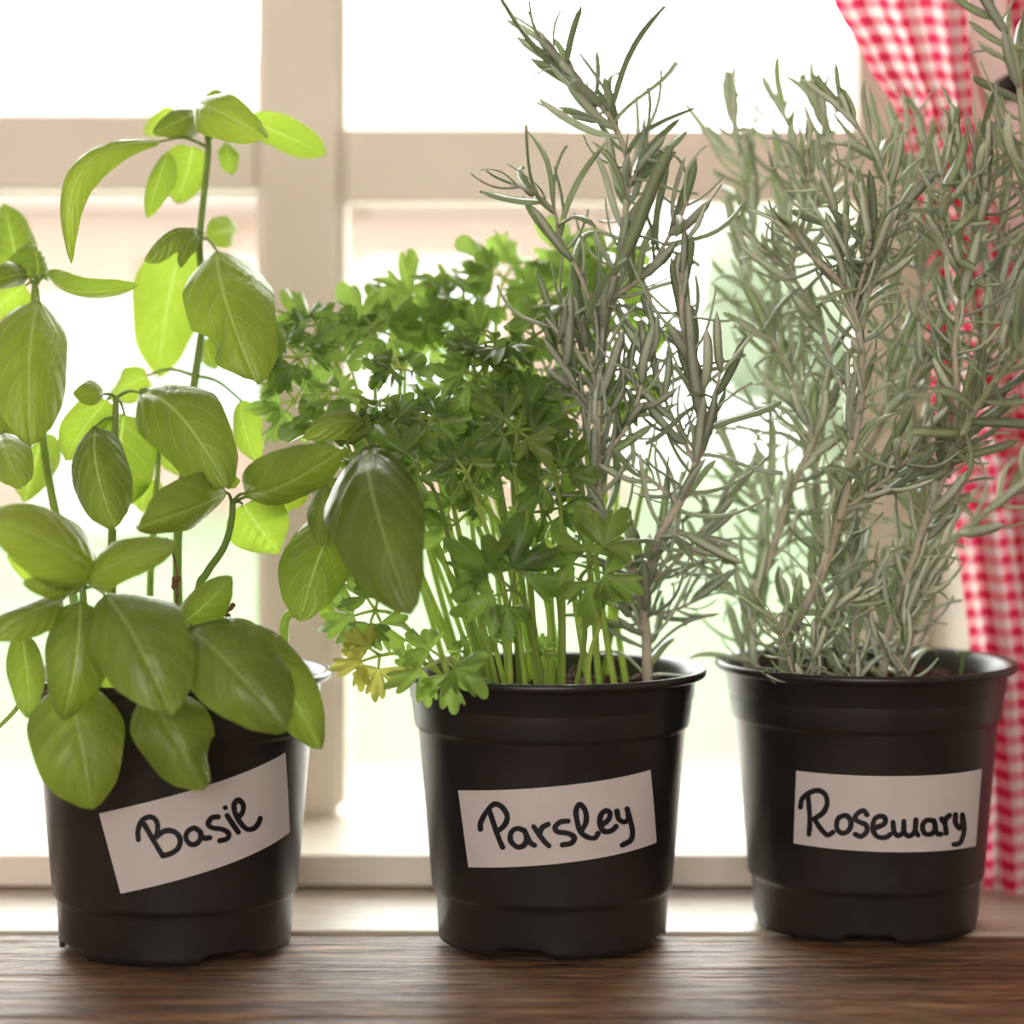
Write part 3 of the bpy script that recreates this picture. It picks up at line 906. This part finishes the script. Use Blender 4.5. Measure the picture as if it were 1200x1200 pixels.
# foremost plant, leaves hanging over the rim
NF = (97, 690, .91)
basil_plant((118, .935), [(108, 760, .92), (100, 720, .912), (97, 688, .91)], [
    lf((112, 672, .905), (-14, 606, .878), 90, NF, arch=.16, cup=.4, roll=14),
    lf((102, 684, .905), (207, 638, .885), 54, NF, arch=.15, cup=.45, roll=-14),
    lf((90, 688, .90), (26, 682, .885), 34, NF, arch=.2, cup=.5),
    lf((74, 702, .90), (-14, 752, .885), 52, NF, arch=.16, cup=.6, roll=25),
    lf((94, 704, .895), (74, 844, .888), 80, NF, arch=.14, cup=.45),
    lf((122, 696, .90), (202, 842, .878), 122, NF, arch=.18, cup=.4),
    lf((24, 742, .915), (34, 842, .905), 46, NF, young=True, arch=.08),
    lf((78, 800, .902), (108, 948, .893), 118, (92, 770, .915), young=True, arch=.10, cup=.35),
    lf((172, 812, .900), (238, 926, .893), 96, (120, 780, .92), young=True, arch=.12, cup=.4, notch=(.62, .96, -1)),
    lf((116, 752, .93), (142, 816, .925), 44, None, young=True),
])
basil_plant((240, .94), [(232, 770, .93), (222, 736, .915)], [
    lf((222, 736, .905), (334, 852, .882), 118, (222, 736, .915), arch=.16, cup=.4, roll=-8),
    lf((268, 736, .915), (376, 878, .90), 78, (222, 736, .915), arch=.14, cup=.45, bend=-.08),
    lf((210, 732, .92), (273, 674, .905), 50, (222, 736, .915), arch=.12, cup=.4),
], .0016, .0012)
basil_plant((176, .99), [(176, 690, .99), (181, 610, .99), (186, 530, .99), (187, 490, .99)], [
    lf((190, 500, .99), (214, 560, 1.0), 40, None, young=True)], .0017, .001)
basil_plant((60, .965), [(40, 800, .955), (18, 832, .945), (-12, 862, .94)], [
    lf((-8, 858, .94), (-50, 900, .935), 40, None)], .0012, .0008)
# dried flower bits on a thin brown stalk
o = obj('dry_flower_stalk', *merge([tube(spline([soil_pt(205, .95), P(206, 720, .945), P(208, 680, .94), P(203, 650, .94), P(195, 630, .94)], 5), .0006, .0004, 6)] +
      [icoball(P(208 + R.uniform(-5, 5), 688 + R.uniform(-12, 12), .94), (.0011, .0011, .0012), k, 1) for k in range(8)]), M['dry'], potA)
o = obj('dry_flower_stalk', *merge([tube(spline([P(222, 736, .93), P(250, 722, .93), P(266, 716, .93)], 5), .0003, .0003, 6)] +
      [icoball(P(266 + R.uniform(-7, 7), 715 + R.uniform(-6, 7), .93), (.0012, .0012, .0012), k + 20, 1) for k in range(8)]), M['dry'], potA)

# ------------------------------------------------------------------ parsley
def leaflet_mesh(seed, m):
    rr = random.Random(seed)
    na, rings = 66, (0.0, .28, .52, .76, 1.0)
    lobes = [(-70 + rr.uniform(-6, 6), .82 * rr.uniform(.9, 1.1)), (rr.uniform(-5, 5), 1.0), (70 + rr.uniform(-6, 6), .82 * rr.uniform(.9, 1.1))]
    p1, p2, dr = rr.uniform(0, 6), rr.uniform(0, 6), rr.uniform(.05, .35)
    V, F = [(0, 0, 0)], []
    for f in rings[1:]:
        for k in range(na + 1):
            th = -112 + 224 * k / na
            best = .13
            for a, r in lobes:
                x = (th - a) / 35
                if abs(x) < 1:
                    # three rounded teeth on every lobe
                    tooth = .68 + .32 * abs(math.cos(math.pi * 1.5 * x)) ** .7
                    best = max(best, r * (1 - abs(x) ** 3.2 * .78) * (1 + (tooth - 1) * f))
            rad = best * f
            t = math.radians(th)
            z = .30 * rad * rad * math.sin(3 * t + p1) + .13 * f ** 3 * math.sin(11 * t + p2) - dr * rad * rad + .05 * math.cos(5 * t) * f
            V.append((rad * math.sin(t), rad * math.cos(t), z))
    n = na + 1
    for k in range(na):
        F.append((0, 1 + k + 1, 1 + k))
    for r in range(len(rings) - 2):
        for k in range(na):
            a = 1 + r * n + k
            F.append((a, a + 1, a + n + 1, a + n))
    return mesh('parsley_leaflet', V, F, [m])
LM = {k: [leaflet_mesh(i, M[k]) for i in range(6)] for k in ('parsley', 'parsley_light', 'parsley_yellow')}
def parsley_sprig(px, py, d, size, base, face, kind='parsley', n=5, seed=0, spread=1.0, yaw=None, start=None):
    """stem from the soil to (px, py, d); blades face the direction `face`"""
    rr = random.Random(seed * 17 + 5)
    head = P(px, py, d)
    b = soil_pt(*base) if start is None else start
    up = Vector((0, 0, 1))
    k_ = min(1, (head - b).length / .08)
    mid1 = b + (head - b) * .38 + Vector((rr.uniform(-.004, .004), 0, .012)) * k_
    mid2 = b + (head - b) * .75 + Vector((rr.uniform(-.003, .003), 0, .010)) * k_
    path = spline([b, mid1, mid2, head], 6)
    parts = [tube(path, .0012 if start is None else .0009, .0007, 7)]
    dirn = (path[-1] - path[-4]).normalized()
    fn = Vector(face).normalized()
    fwd = dirn - fn * dirn.dot(fn)
    fwd = fwd.normalized() if fwd.length > .1 else fn.orthogonal().normalized()
    if yaw is not None:
        fwd = Matrix.Rotation(math.radians(yaw), 3, fn) @ fwd
    sd = fwd.cross(fn)
    S = size * d / FPX
    lay = [(0, .32, .52), (-62, .22, .46), (62, .22, .46), (-118, .20, .40), (118, .20, .40), (-30, .42, .40), (30, .42, .40)][:n]
    mats = []
    for an, off, sz in lay:
        an = math.radians(an + rr.uniform(-14, 14))
        dv = fwd * math.cos(an) + sd * math.sin(an)
        tip = head + dv * (off * S * spread) + fn * rr.uniform(-.06, .10) * S
        parts.append(tube([head, (head + tip) / 2 + fn * .02 * S, tip], .0007, .0005, 6))
        nn = (fn + Vector((rr.uniform(-.5, .5), rr.uniform(-.5, .5), rr.uniform(-.35, .35)))).normalized()
        y = (dv - nn * dv.dot(nn)).normalized()
        x = y.cross(nn)
        q = sz * S * rr.uniform(1.0, 1.4)
        mats.append(Matrix(((x.x * q, y.x * q, nn.x * q, tip.x), (x.y * q, y.y * q, nn.y * q, tip.y), (x.z * q, y.z * q, nn.z * q, tip.z), (0, 0, 0, 1))))
    st = obj('stem', *merge(parts), M['parsley_stem'], potB)
    for m in mats:
        inst('leaf', rr.choice(LM[kind]), m, st)
    return st
# front and side heads seen singly in the photograph
FR = (0, -1, .25)
hand = [
    (600, 690, .912, 105, (640, .945), (0.1, -1, .1), 'parsley', 5),
    (690, 665, .918, 92, (668, .945), (0, -1, .2), 'parsley', 5),
    (440, 715, .93, 84, (540, .96), (-.2, -1, .3), 'parsley', 5),
    (445, 768, .925, 70, (545, .952), (-.2, -1, .2), 'parsley_yellow', 3),
    (520, 772, .915, 88, (560, .945), (0, -1, .3), 'parsley_light', 4),
    (536, 612, .945, 70, (590, .95), (.1, -1, .4), 'parsley_light', 4),
    (490, 545, .92, 72, (580, .95), (.1, -1, .8), 'parsley', 4),
    (548, 555, .92, 66, (600, .945), (0, -1, .7), 'parsley', 4),
    (606, 505, .925, 84, (630, .945), (0, -1, .6), 'parsley', 5),
    (566, 590, .94, 50, (620, .95), (.2, -1, .1), 'parsley', 3),
    (345, 470, .97, 84, (560, .97), (-.3, -1, .3), 'parsley_light', 4),
    (350, 420, .97, 84, (560, .98), (-.3, -.8, .7), 'parsley', 5),
    (372, 382, .985, 80, (570, .985), (0, -.6, 1), 'parsley', 4),
    (560, 580, .985, 60, (600, .99), (0, -1, .3), 'parsley_light', 4),
    (625, 640, .955, 50, (640, .96), (0, -1, .3), 'parsley', 3),
    (700, 720, .935, 46, (690, .945), (0, -1, 0), 'parsley_light', 2),
    (785, 410, 1.01, 46, (700, 1.0), (.1, -1, .3), 'parsley_light', 3),
    (500, 500, .945, 76, (590, .955), (0, -.9, .6), 'parsley', 5),
    (470, 590, .955, 74, (580, .955), (.1, -1, .5), 'parsley', 5),
    (650, 560, .93, 84, (660, .945), (.1, -1, .5), 'parsley', 5),
    (640, 600, .955, 74, (655, .955), (-.2, -1, .4), 'parsley', 5),
    (575, 540, .945, 78, (610, .955), (.2, -1, .5), 'parsley', 5),
    (530, 530, .95, 78, (600, .955), (0, -1, .6), 'parsley', 5),
    (610, 470, .945, 80, (640, .955), (0, -1, .7), 'parsley', 5),
    (560, 440, .95, 80, (610, .955), (0, -.8, .8), 'parsley', 5),
    (455, 505, .945, 76, (580, .955), (-.1, -.9, .7), 'parsley', 5),
    (590, 755, .955, 34, (598, .955), (0, -1, .6), 'parsley_light', 3),
    (640, 770, .95, 30, (642, .95), (0, -1, .6), 'parsley_light', 3),
    (545, 765, .96, 30, (548, .96), (0, -1, .6), 'parsley_light', 3),
]
for i, h in enumerate(hand):
    parsley_sprig(h[0], h[1], h[2], h[3], h[4], h[5], h[6], h[7], seed=i)
# the canopy
top = [(330, 395), (390, 352), (450, 342), (500, 340), (545, 322), (600, 298), (660, 290), (705, 278), (745, 300), (765, 360)]
def topy(x):
    return interp([(a, b) for a, b in top], x)[0]
rr = random.Random(41)
heads = []
tries = 0
while len(heads) < 27 and tries < 6000:
    tries += 1
    x = rr.uniform(385, 735)
    y0 = topy(x) + 24
    y = y0 + (540 - y0) * rr.random() ** 1.15
    if x > 660 and y > 470: continue
    if any((x - a) ** 2 + (y - b) ** 2 < 43 ** 2 for a, b in heads): continue
    heads.append((x, y))
# bare pale main stalks in the lower gap
stalks = []
for i in range(15):
    x = 440 + i * 20.5 + rr.uniform(-8, 8)
    d = rr.uniform(.955, 1.02)
    b = soil_pt(646 + (x - 590) * .62 + rr.uniform(-22, 22), d)
    e = P(x, rr.uniform(500, 560) - 40 * (i / 15), d)
    stalks.append(e)
    obj('stem', *tube(spline([b, b.lerp(e, .45) + Vector((rr.uniform(-.004, .004), 0, .004)), e], 6), .0015, .0010, 7), M['parsley_stem'], potB)
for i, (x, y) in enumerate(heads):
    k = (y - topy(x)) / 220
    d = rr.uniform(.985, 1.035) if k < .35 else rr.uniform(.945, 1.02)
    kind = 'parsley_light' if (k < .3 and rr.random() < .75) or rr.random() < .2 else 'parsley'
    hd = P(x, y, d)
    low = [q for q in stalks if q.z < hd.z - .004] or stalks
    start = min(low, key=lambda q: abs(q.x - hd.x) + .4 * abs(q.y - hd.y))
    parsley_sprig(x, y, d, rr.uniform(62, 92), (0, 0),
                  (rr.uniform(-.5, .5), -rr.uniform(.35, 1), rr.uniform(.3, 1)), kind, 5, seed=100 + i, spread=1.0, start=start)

# ------------------------------------------------------------------ rosemary
def needle_mesh(seed):
    rr = random.Random(seed)
    n = 8
    c1, c2 = (rr.uniform(.10, .85) if seed % 4 else rr.uniform(-.35, -.05)), rr.uniform(-.22, .22)
    V, F, MI = [], [], []
    for i in range(n + 1):
        t = i / n
        w = .078 * (min(1, .45 + 2.2 * t)) * (1 if t < .7 else math.sqrt(max(0, 1 - ((t - .7) / .3) ** 2)) * .9 + .1)
        z = c1 * t * t + c2 * math.sin(3 * t) * t
        x = .05 * c2 * t
        y = t * (1 - .18 * abs(c1) * t)
        V += [(x - w, y, z), (x, y, z + .020), (x + w, y, z), (x, y, z - .030)]
    for i in range(n):
        for k in range(4):
            a, b = i * 4 + k, i * 4 + (k + 1) % 4
            F.append((a, b, b + 4, a + 4)); MI.append(0 if k < 2 else 1)
    F.append((3, 2, 1, 0)); MI.append(0)
    F.append((n * 4, n * 4 + 1, n * 4 + 2, n * 4 + 3)); MI.append(0)
    return mesh('rosemary_needle', V, F, [M['needle'], M['needle_under']], True, None, MI), V, F, MI
NM = [needle_mesh(i + 1) for i in range(12)]

def rosemary(root, stems, limit, seed, extra=()):
    """stems: list of dicts(pts, r0, r1, gap, lo, hi, t0, mat)"""
    rr = random.Random(seed)
    allN = []
    objs = []
    for sp in stems:
        path = [P(*q) for q in sp['pts']]
        if sp.get('soil'): path = [soil_pt(*sp['soil'])] + path
        path = spline(path, 8)
        st = obj('rosemary_stem', *tube(path, sp.get('r0', .0016), sp.get('r1', .0007), 8), M[sp.get('mat', 'rosemary_stem')], root)
        objs.append(st)
        # arc length walk
        cum = [0]
        for a, b in zip(path, path[1:]): cum.append(cum[-1] + (b - a).length)
        tot = cum[-1]
        s = tot * sp.get('t0', .06)
        gap = sp.get('gap', 7) * path[-1].y / FPX
        az = rr.uniform(0, 6)
        while s < tot:
            k = max(i for i in range(len(cum)) if cum[i] <= s)
            k = min(k, len(path) - 2)
            p = path[k].lerp(path[k + 1], (s - cum[k]) / max(1e-9, cum[k + 1] - cum[k]))
            d = (path[k + 1] - path[k]).normalized()
            u = d.orthogonal().normalized(); w = d.cross(u)
            f = s / tot
            az += 1.571 + rr.uniform(-.5, .5)
            for side in (0, math.pi):
                if rr.random() < sp.get('skip', .12): continue
                aa = az + side + rr.uniform(-.25, .25)
                rad = u * math.cos(aa) + w * math.sin(aa)
                if f > .9: ang = math.radians(rr.uniform(12, 42))
                else: ang = math.radians(rr.uniform(38, 88))
                y = d * math.cos(ang) + rad * math.sin(ang)
                y = (y + Vector((rr.uniform(-.14, .14), rr.uniform(-.14, .14), rr.uniform(-.05, .20)))).normalized()
                z = (d - y * d.dot(y))
                z = z.normalized() if z.length > .05 else y.orthogonal().normalized()
                z = (z + Vector((rr.uniform(-.4, .4), rr.uniform(-.4, .4), rr.uniform(-.4, .4))))
                z = (z - y * z.dot(y)).normalized()
                x = y.cross(z)
                L = 1.27 * rr.uniform(sp.get('lo', 34), sp.get('hi', 62)) * p.y / FPX * (1 if f < .92 else .7)
                wf = rr.uniform(.85, 1.25) * sp.get('wf', 1.0) * (.019 / max(L, .012)) ** .5
                Mx = Matrix(((x.x * L * wf, y.x * L, z.x * L, p.x), (x.y * L * wf, y.y * L, z.y * L, p.y), (x.z * L * wf, y.z * L, z.z * L, p.z), (0, 0, 0, 1)))
                tip = p + y * L
                a, b = PIX(p), PIX(tip)
                inside = -10 < (a[0] + b[0]) / 2 < 1210 and -10 < (a[1] + b[1]) / 2 < 1210
                allN.append((inside, math.hypot(a[0] - b[0], a[1] - b[1]) + (1.05 - p.y) * 260, rr.randrange(12), Mx, st))
            s += gap * rr.uniform(.75, 1.25)
    for a0, b0, wf, var, si in extra:
        p, tip = P(*a0), P(*b0)
        y = (tip - p); L = y.length; y.normalize()
        z = Vector((0, 0, CAMH)) - p
        z = (z - y * z.dot(y)).normalized()
        z = (z + y.cross(z) * .8).normalized()
        x = y.cross(z)
        Mx = Matrix(((x.x * L * wf, y.x * L, z.x * L, p.x), (x.y * L * wf, y.y * L, z.y * L, p.y), (x.z * L * wf, y.z * L, z.z * L, p.z), (0, 0, 0, 1)))
        allN.append((True, 1e4, var, Mx, objs[si]))
    allN.sort(key=lambda q: (not q[0], -q[1]))
    for q in allN[:limit]:
        inst('needle', NM[q[2]][0], q[3], q[4])
    rest = allN[limit:]
    if rest:
        V, F, MI = [], [], []
        for q in rest:
            n = len(V)
            V += [q[3] @ Vector(v) for v in NM[q[2]][1]]
            F += [tuple(i + n for i in f) for f in NM[q[2]][2]]
            MI += NM[q[2]][3]
        o = obj('needle_mass', V, F, [M['needle'], M['needle_under']], root, True, None, MI)
        o['kind'] = 'stuff'
    print('needles', len(allN))
# sprig growing at the edge of the parsley pot
def st(pts, **k):
    return dict(pts=pts, **k)
G = 'rosemary_green_stem'
rosemary(potB, [
    st([(757, 740, .985), (754, 700, .98), (771, 632, .97), (796, 590, .965), (813, 551, .96), (824, 502, .955), (817, 450, .95), (801, 380, .945), (798, 318, .94)], soil=(760, .985), r0=.0022, r1=.0012, gap=12, lo=50, hi=88, skip=.2),
    st([(754, 712, .98), (745, 680, .975), (728, 640, .97), (704, 597, .965), (700, 520, .965), (702, 450, .965), (706, 380, .965), (716, 340, .965), (729, 285, .965), (734, 235, .965), (736, 190, .965), (716, 140, .96), (690, 110, .955), (662, 79, .95), (646, 58, .948)], r0=.002, r1=.0009, gap=10.5, lo=44, hi=86, skip=.15),
    st([(700, 385, .96), (681, 326, .955), (656, 279, .95), (650, 250, .945), (626, 226, .94), (598, 216, .938)], r0=.0009, r1=.0006, gap=18, lo=44, hi=74, skip=.25),
    st([(714, 352, .965), (754, 323, .955), (783, 279, .95), (806, 236, .945)], r0=.0011, r1=.0007, gap=14, lo=50, hi=88, skip=.15),
    st([(700, 500, .965), (668, 450, .955), (655, 400, .95), (660, 350, .95)], r0=.0010, r1=.0006, gap=14, lo=40, hi=74),
    st([(702, 560, .965), (676, 540, .975), (660, 490, .98)], r0=.001, r1=.0006, gap=13, lo=40, hi=66),
    st([(815, 545, .96), (780, 470, .965), (765, 420, .97), (760, 370, .97)], r0=.001, r1=.0006, gap=14, lo=40, hi=70),
    st([(752, 690, .98), (790, 660, .985), (830, 610, .99), (850, 580, .99)], r0=.001, r1=.0006, gap=14, lo=40, hi=70),
    st([(735, 222, .965), (752, 190, .96), (772, 168, .955)], r0=.0008, r1=.0005, gap=10, lo=40, hi=66),
    st([(757, 745, .985), (735, 715, .98), (715, 690, .975)], r0=.001, r1=.0006, gap=13, lo=34, hi=60),
    st([(702, 540, .965), (735, 500, .96), (752, 450, .958), (756, 410, .957)], r0=.001, r1=.0006, gap=12, lo=40, hi=72),
    st([(796, 590, .965), (760, 560, .97), (735, 545, .975)], r0=.001, r1=.0006, gap=12, lo=36, hi=64),
    st([(771, 632, .97), (805, 625, .975), (842, 640, .98)], r0=.001, r1=.0006, gap=12, lo=36, hi=64),
    st([(756, 720, .985), (790, 715, .99), (822, 700, .995)], r0=.001, r1=.0006, gap=12, lo=34, hi=60),
    st([(703, 470, .965), (690, 420, .958), (678, 380, .955)], r0=.0009, r1=.0006, gap=13, lo=36, hi=64),
    st([(824, 502, .955), (838, 460, .95), (848, 420, .948)], r0=.0008, r1=.0005, gap=16, lo=36, hi=66),
], 292, 5, [
    ((668, 86, .95), (538, 28, .94), .42, 4, 1), ((716, 138, .96), (741, -8, .955), .42, 8, 1), ((664, 80, .95), (668, 2, .945), .85, 2, 1),
    ((655, 66, .95), (592, 36, .945), .5, 5, 1), ((650, 60, .95), (640, 4, .945), .45, 9, 1), ((712, 148, .96), (672, 96, .95), .45, 6, 1),
    ((650, 250, .945), (542, 186, .93), .45, 1, 2), ((626, 228, .94), (577, 190, .935), .6, 3, 2), ((650, 250, .945), (634, 150, .935), .5, 7, 2),
    ((656, 275, .95), (676, 146, .94), .5, 10, 2), ((718, 322, .93), (812, 196, .90), .7, 3, 3), ((690, 380, .93), (686, 268, .91), .9, 4, 1),
    ((736, 180, .96), (770, 84, .95), .7, 1, 1), ((734, 230, .96), (708, 166, .945), .7, 7, 1)])
# the bushy plant in its own pot
rosemary(potC, [
    st([(923, 752, .985), (937, 721, .98), (959, 680, .975), (978, 626, .97), (991, 578, .965), (997, 531, .96), (1007, 483, .958), (1010, 420, .955), (1000, 364, .952), (985, 332, .95), (953, 301, .947), (915, 264, .944)], soil=(922, .985), r0=.0026, r1=.001, gap=12, lo=34, hi=72, t0=.03),
    st([(1008, 420, .957), (1012, 350, .96), (1036, 282, .965), (1047, 250, .97), (1040, 215, .97), (1018, 170, .97), (990, 128, .97)], r0=.0013, r1=.0007, gap=10.5, lo=36, hi=68),
    st([(877, 711, 1.0), (899, 664, 1.0), (918, 600, .998), (926, 575, .995), (953, 518, .99), (966, 467, .985), (972, 420, .985), (955, 370, .985), (925, 320, .98), (890, 290, .975)], soil=(858, .995), r0=.002, r1=.0008, gap=12, lo=34, hi=68),
    st([(1042, 737, .99), (1061, 683, .985), (1083, 616, .98), (1105, 559, .975), (1118, 515, .97), (1121, 452, .97), (1119, 400, .97), (1130, 330, .97), (1142, 260, .97), (1130, 200, .97), (1120, 160, .97)], soil=(1030, .99), r0=.0022, r1=.0008, gap=10.5, lo=34, hi=70),
    st([(1083, 662, 1.0), (1114, 635, 1.005), (1156, 600, 1.005), (1202, 562, 1.01), (1240, 520, 1.01)], r0=.0019, r1=.0011, gap=22, lo=44, hi=80, mat=G, skip=.3),
    st([(1100, 560, .975), (1137, 490, .93), (1168, 445, .91), (1200, 400, .895), (1215, 330, .89)], r0=.0016, r1=.0011, gap=14, lo=40, hi=76, mat=G),
    st([(870, 755, 1.03), (888, 700, 1.035), (900, 600, 1.04), (902, 500, 1.04), (903, 420, 1.04), (908, 330, 1.04), (925, 230, 1.04), (925, 165, 1.04), (920, 130, 1.04)], soil=(880, 1.02), r0=.0014, r1=.0007, gap=14, lo=40, hi=82, mat=G),
    st([(1212, 300, .93), (1204, 210, .92), (1198, 139, .915), (1189, 64, .91), (1170, 20, .905), (1150, -12, .9)], r0=.0015, r1=.0009, gap=16, lo=40, hi=76, mat=G),
    st([(1075, 640, 1.01), (1068, 520, 1.015), (1072, 420, 1.02), (1080, 330, 1.02), (1092, 260, 1.02), (1090, 190, 1.02), (1080, 140, 1.02)], soil=(1060, 1.01), r0=.0016, r1=.0007, gap=10.5, lo=34, hi=64),
    st([(1110, 560, .98), (1150, 440, .985), (1165, 350, .985), (1176, 260, .985), (1180, 190, .985), (1172, 140, .985)], r0=.0014, r1=.0007, gap=10, lo=34, hi=66),
    st([(960, 600, 1.02), (948, 500, 1.025), (930, 420, 1.03), (880, 340, 1.03), (858, 270, 1.03)], soil=(960, 1.02), r0=.0014, r1=.0007, gap=12, lo=36, hi=70, mat=G),
    st([(1000, 590, 1.0), (1030, 500, 1.0), (1048, 430, 1.0), (1052, 370, 1.0), (1046, 320, 1.0)], soil=(1000, 1.0), r0=.0014, r1=.0007, gap=11, lo=36, hi=66),
    st([(1000, 364, .952), (1012, 320, .945), (1020, 280, .94), (1015, 240, .94)], r0=.0010, r1=.0006, gap=10, lo=36, hi=68),
    st([(953, 518, .99), (930, 450, .99), (905, 400, .985), (880, 385, .98)], r0=.0010, r1=.0006, gap=12, lo=36, hi=66),
    st([(985, 600, .97), (1040, 560, .955), (1080, 520, .95)], r0=.0011, r1=.0006, gap=13, lo=40, hi=74),
    st([(975, 250, 1.02), (972, 190, 1.02), (962, 140, 1.02), (955, 110, 1.02)], r0=.0010, r1=.0006, gap=11, lo=36, hi=66, mat=G),
    st([(1165, 360, .985), (1200, 300, .98), (1225, 240, .98)], r0=.0010, r1=.0006, gap=10, lo=36, hi=66),
    st([(905, 330, 1.04), (880, 260, 1.04), (868, 190, 1.04), (862, 120, 1.04)], r0=.0009, r1=.0005, gap=12, lo=40, hi=74, mat=G),
    st([(1080, 330, 1.02), (1062, 270, 1.02), (1058, 210, 1.02), (1050, 150, 1.02)], r0=.0010, r1=.0005, gap=10, lo=36, hi=66),
    st([(1142, 260, .97), (1156, 210, .96), (1152, 160, .955)], r0=.0009, r1=.0005, gap=9, lo=34, hi=64),
    st([(1130, 330, .97), (1108, 280, .96), (1102, 230, .955), (1108, 185, .95)], r0=.0009, r1=.0005, gap=9, lo=34, hi=66),
    st([(925, 320, .98), (940, 270, .985), (948, 215, .99), (944, 170, .99)], r0=.0009, r1=.0005, gap=10, lo=36, hi=64),
    st([(1012, 350, .96), (990, 290, .955), (975, 240, .95), (968, 205, .95)], r0=.0009, r1=.0005, gap=10, lo=36, hi=70),
    st([(1150, 440, .985), (1190, 400, .975), (1215, 370, .97)], r0=.0010, r1=.0006, gap=10, lo=40, hi=76),
    st([(1030, 500, 1.0), (1075, 440, .99), (1098, 390, .985), (1105, 350, .98)], r0=.0010, r1=.0006, gap=11, lo=36, hi=68),
    # low shoots at the soil
    st([(1000, 735, .985), (1015, 700, .985), (1040, 660, .985)], soil=(1000, .985), r0=.001, r1=.0006, gap=8, lo=24, hi=48),
    st([(1060, 735, .98), (1075, 700, .98), (1095, 670, .98)], soil=(1050, .985), r0=.001, r1=.0006, gap=8, lo=28, hi=56),
    st([(955, 745, .97), (975, 715, .97), (1010, 700, .965)], soil=(950, .975), r0=.001, r1=.0006, gap=8, lo=26, hi=52),
    st([(985, 740, 1.01), (990, 690, 1.01), (980, 650, 1.01)], soil=(985, 1.01), r0=.001, r1=.0006, gap=8, lo=26, hi=50, mat=G),
    st([(1035, 740, 1.02), (1050, 700, 1.02), (1060, 660, 1.02)], soil=(1035, 1.02), r0=.001, r1=.0006, gap=8, lo=26, hi=50, mat=G),
    st([(920, 755, .965), (915, 735, .962), (900, 715, .96)], soil=(928, .968), r0=.0008, r1=.0005, gap=8, lo=24, hi=46),
    st([(900, 610, 1.04), (872, 560, 1.045), (850, 520, 1.05)], r0=.0009, r1=.0006, gap=14, lo=36, hi=64, mat=G),
    st([(880, 700, 1.02), (850, 690, 1.02), (815, 660, 1.02)], r0=.0009, r1=.0006, gap=12, lo=30, hi=56, mat=G),
], 296, 9)
# seedling and a fallen twig in the rosemary pot
sd = soil_pt(1124, 1.02); e = P(1129, 768, 1.02)
obj('seedling', *merge([tube([sd, (sd + e) / 2, e], .0007, .0006, 7), icoball(e + Vector((.0016, 0, .001)), (.0022, .0012, .0009), 1, 2), icoball(e + Vector((-.0014, 0, .0012)), (.0019, .0012, .0009), 2, 2)]), M['parsley_light'], potC)
obj('twig', *tube(spline([P(1030, 742, .99), P(1050, 770, .975), P(1066, 792, .965)], 5), .0009, .0006, 7), M['rosemary_stem'], potC)
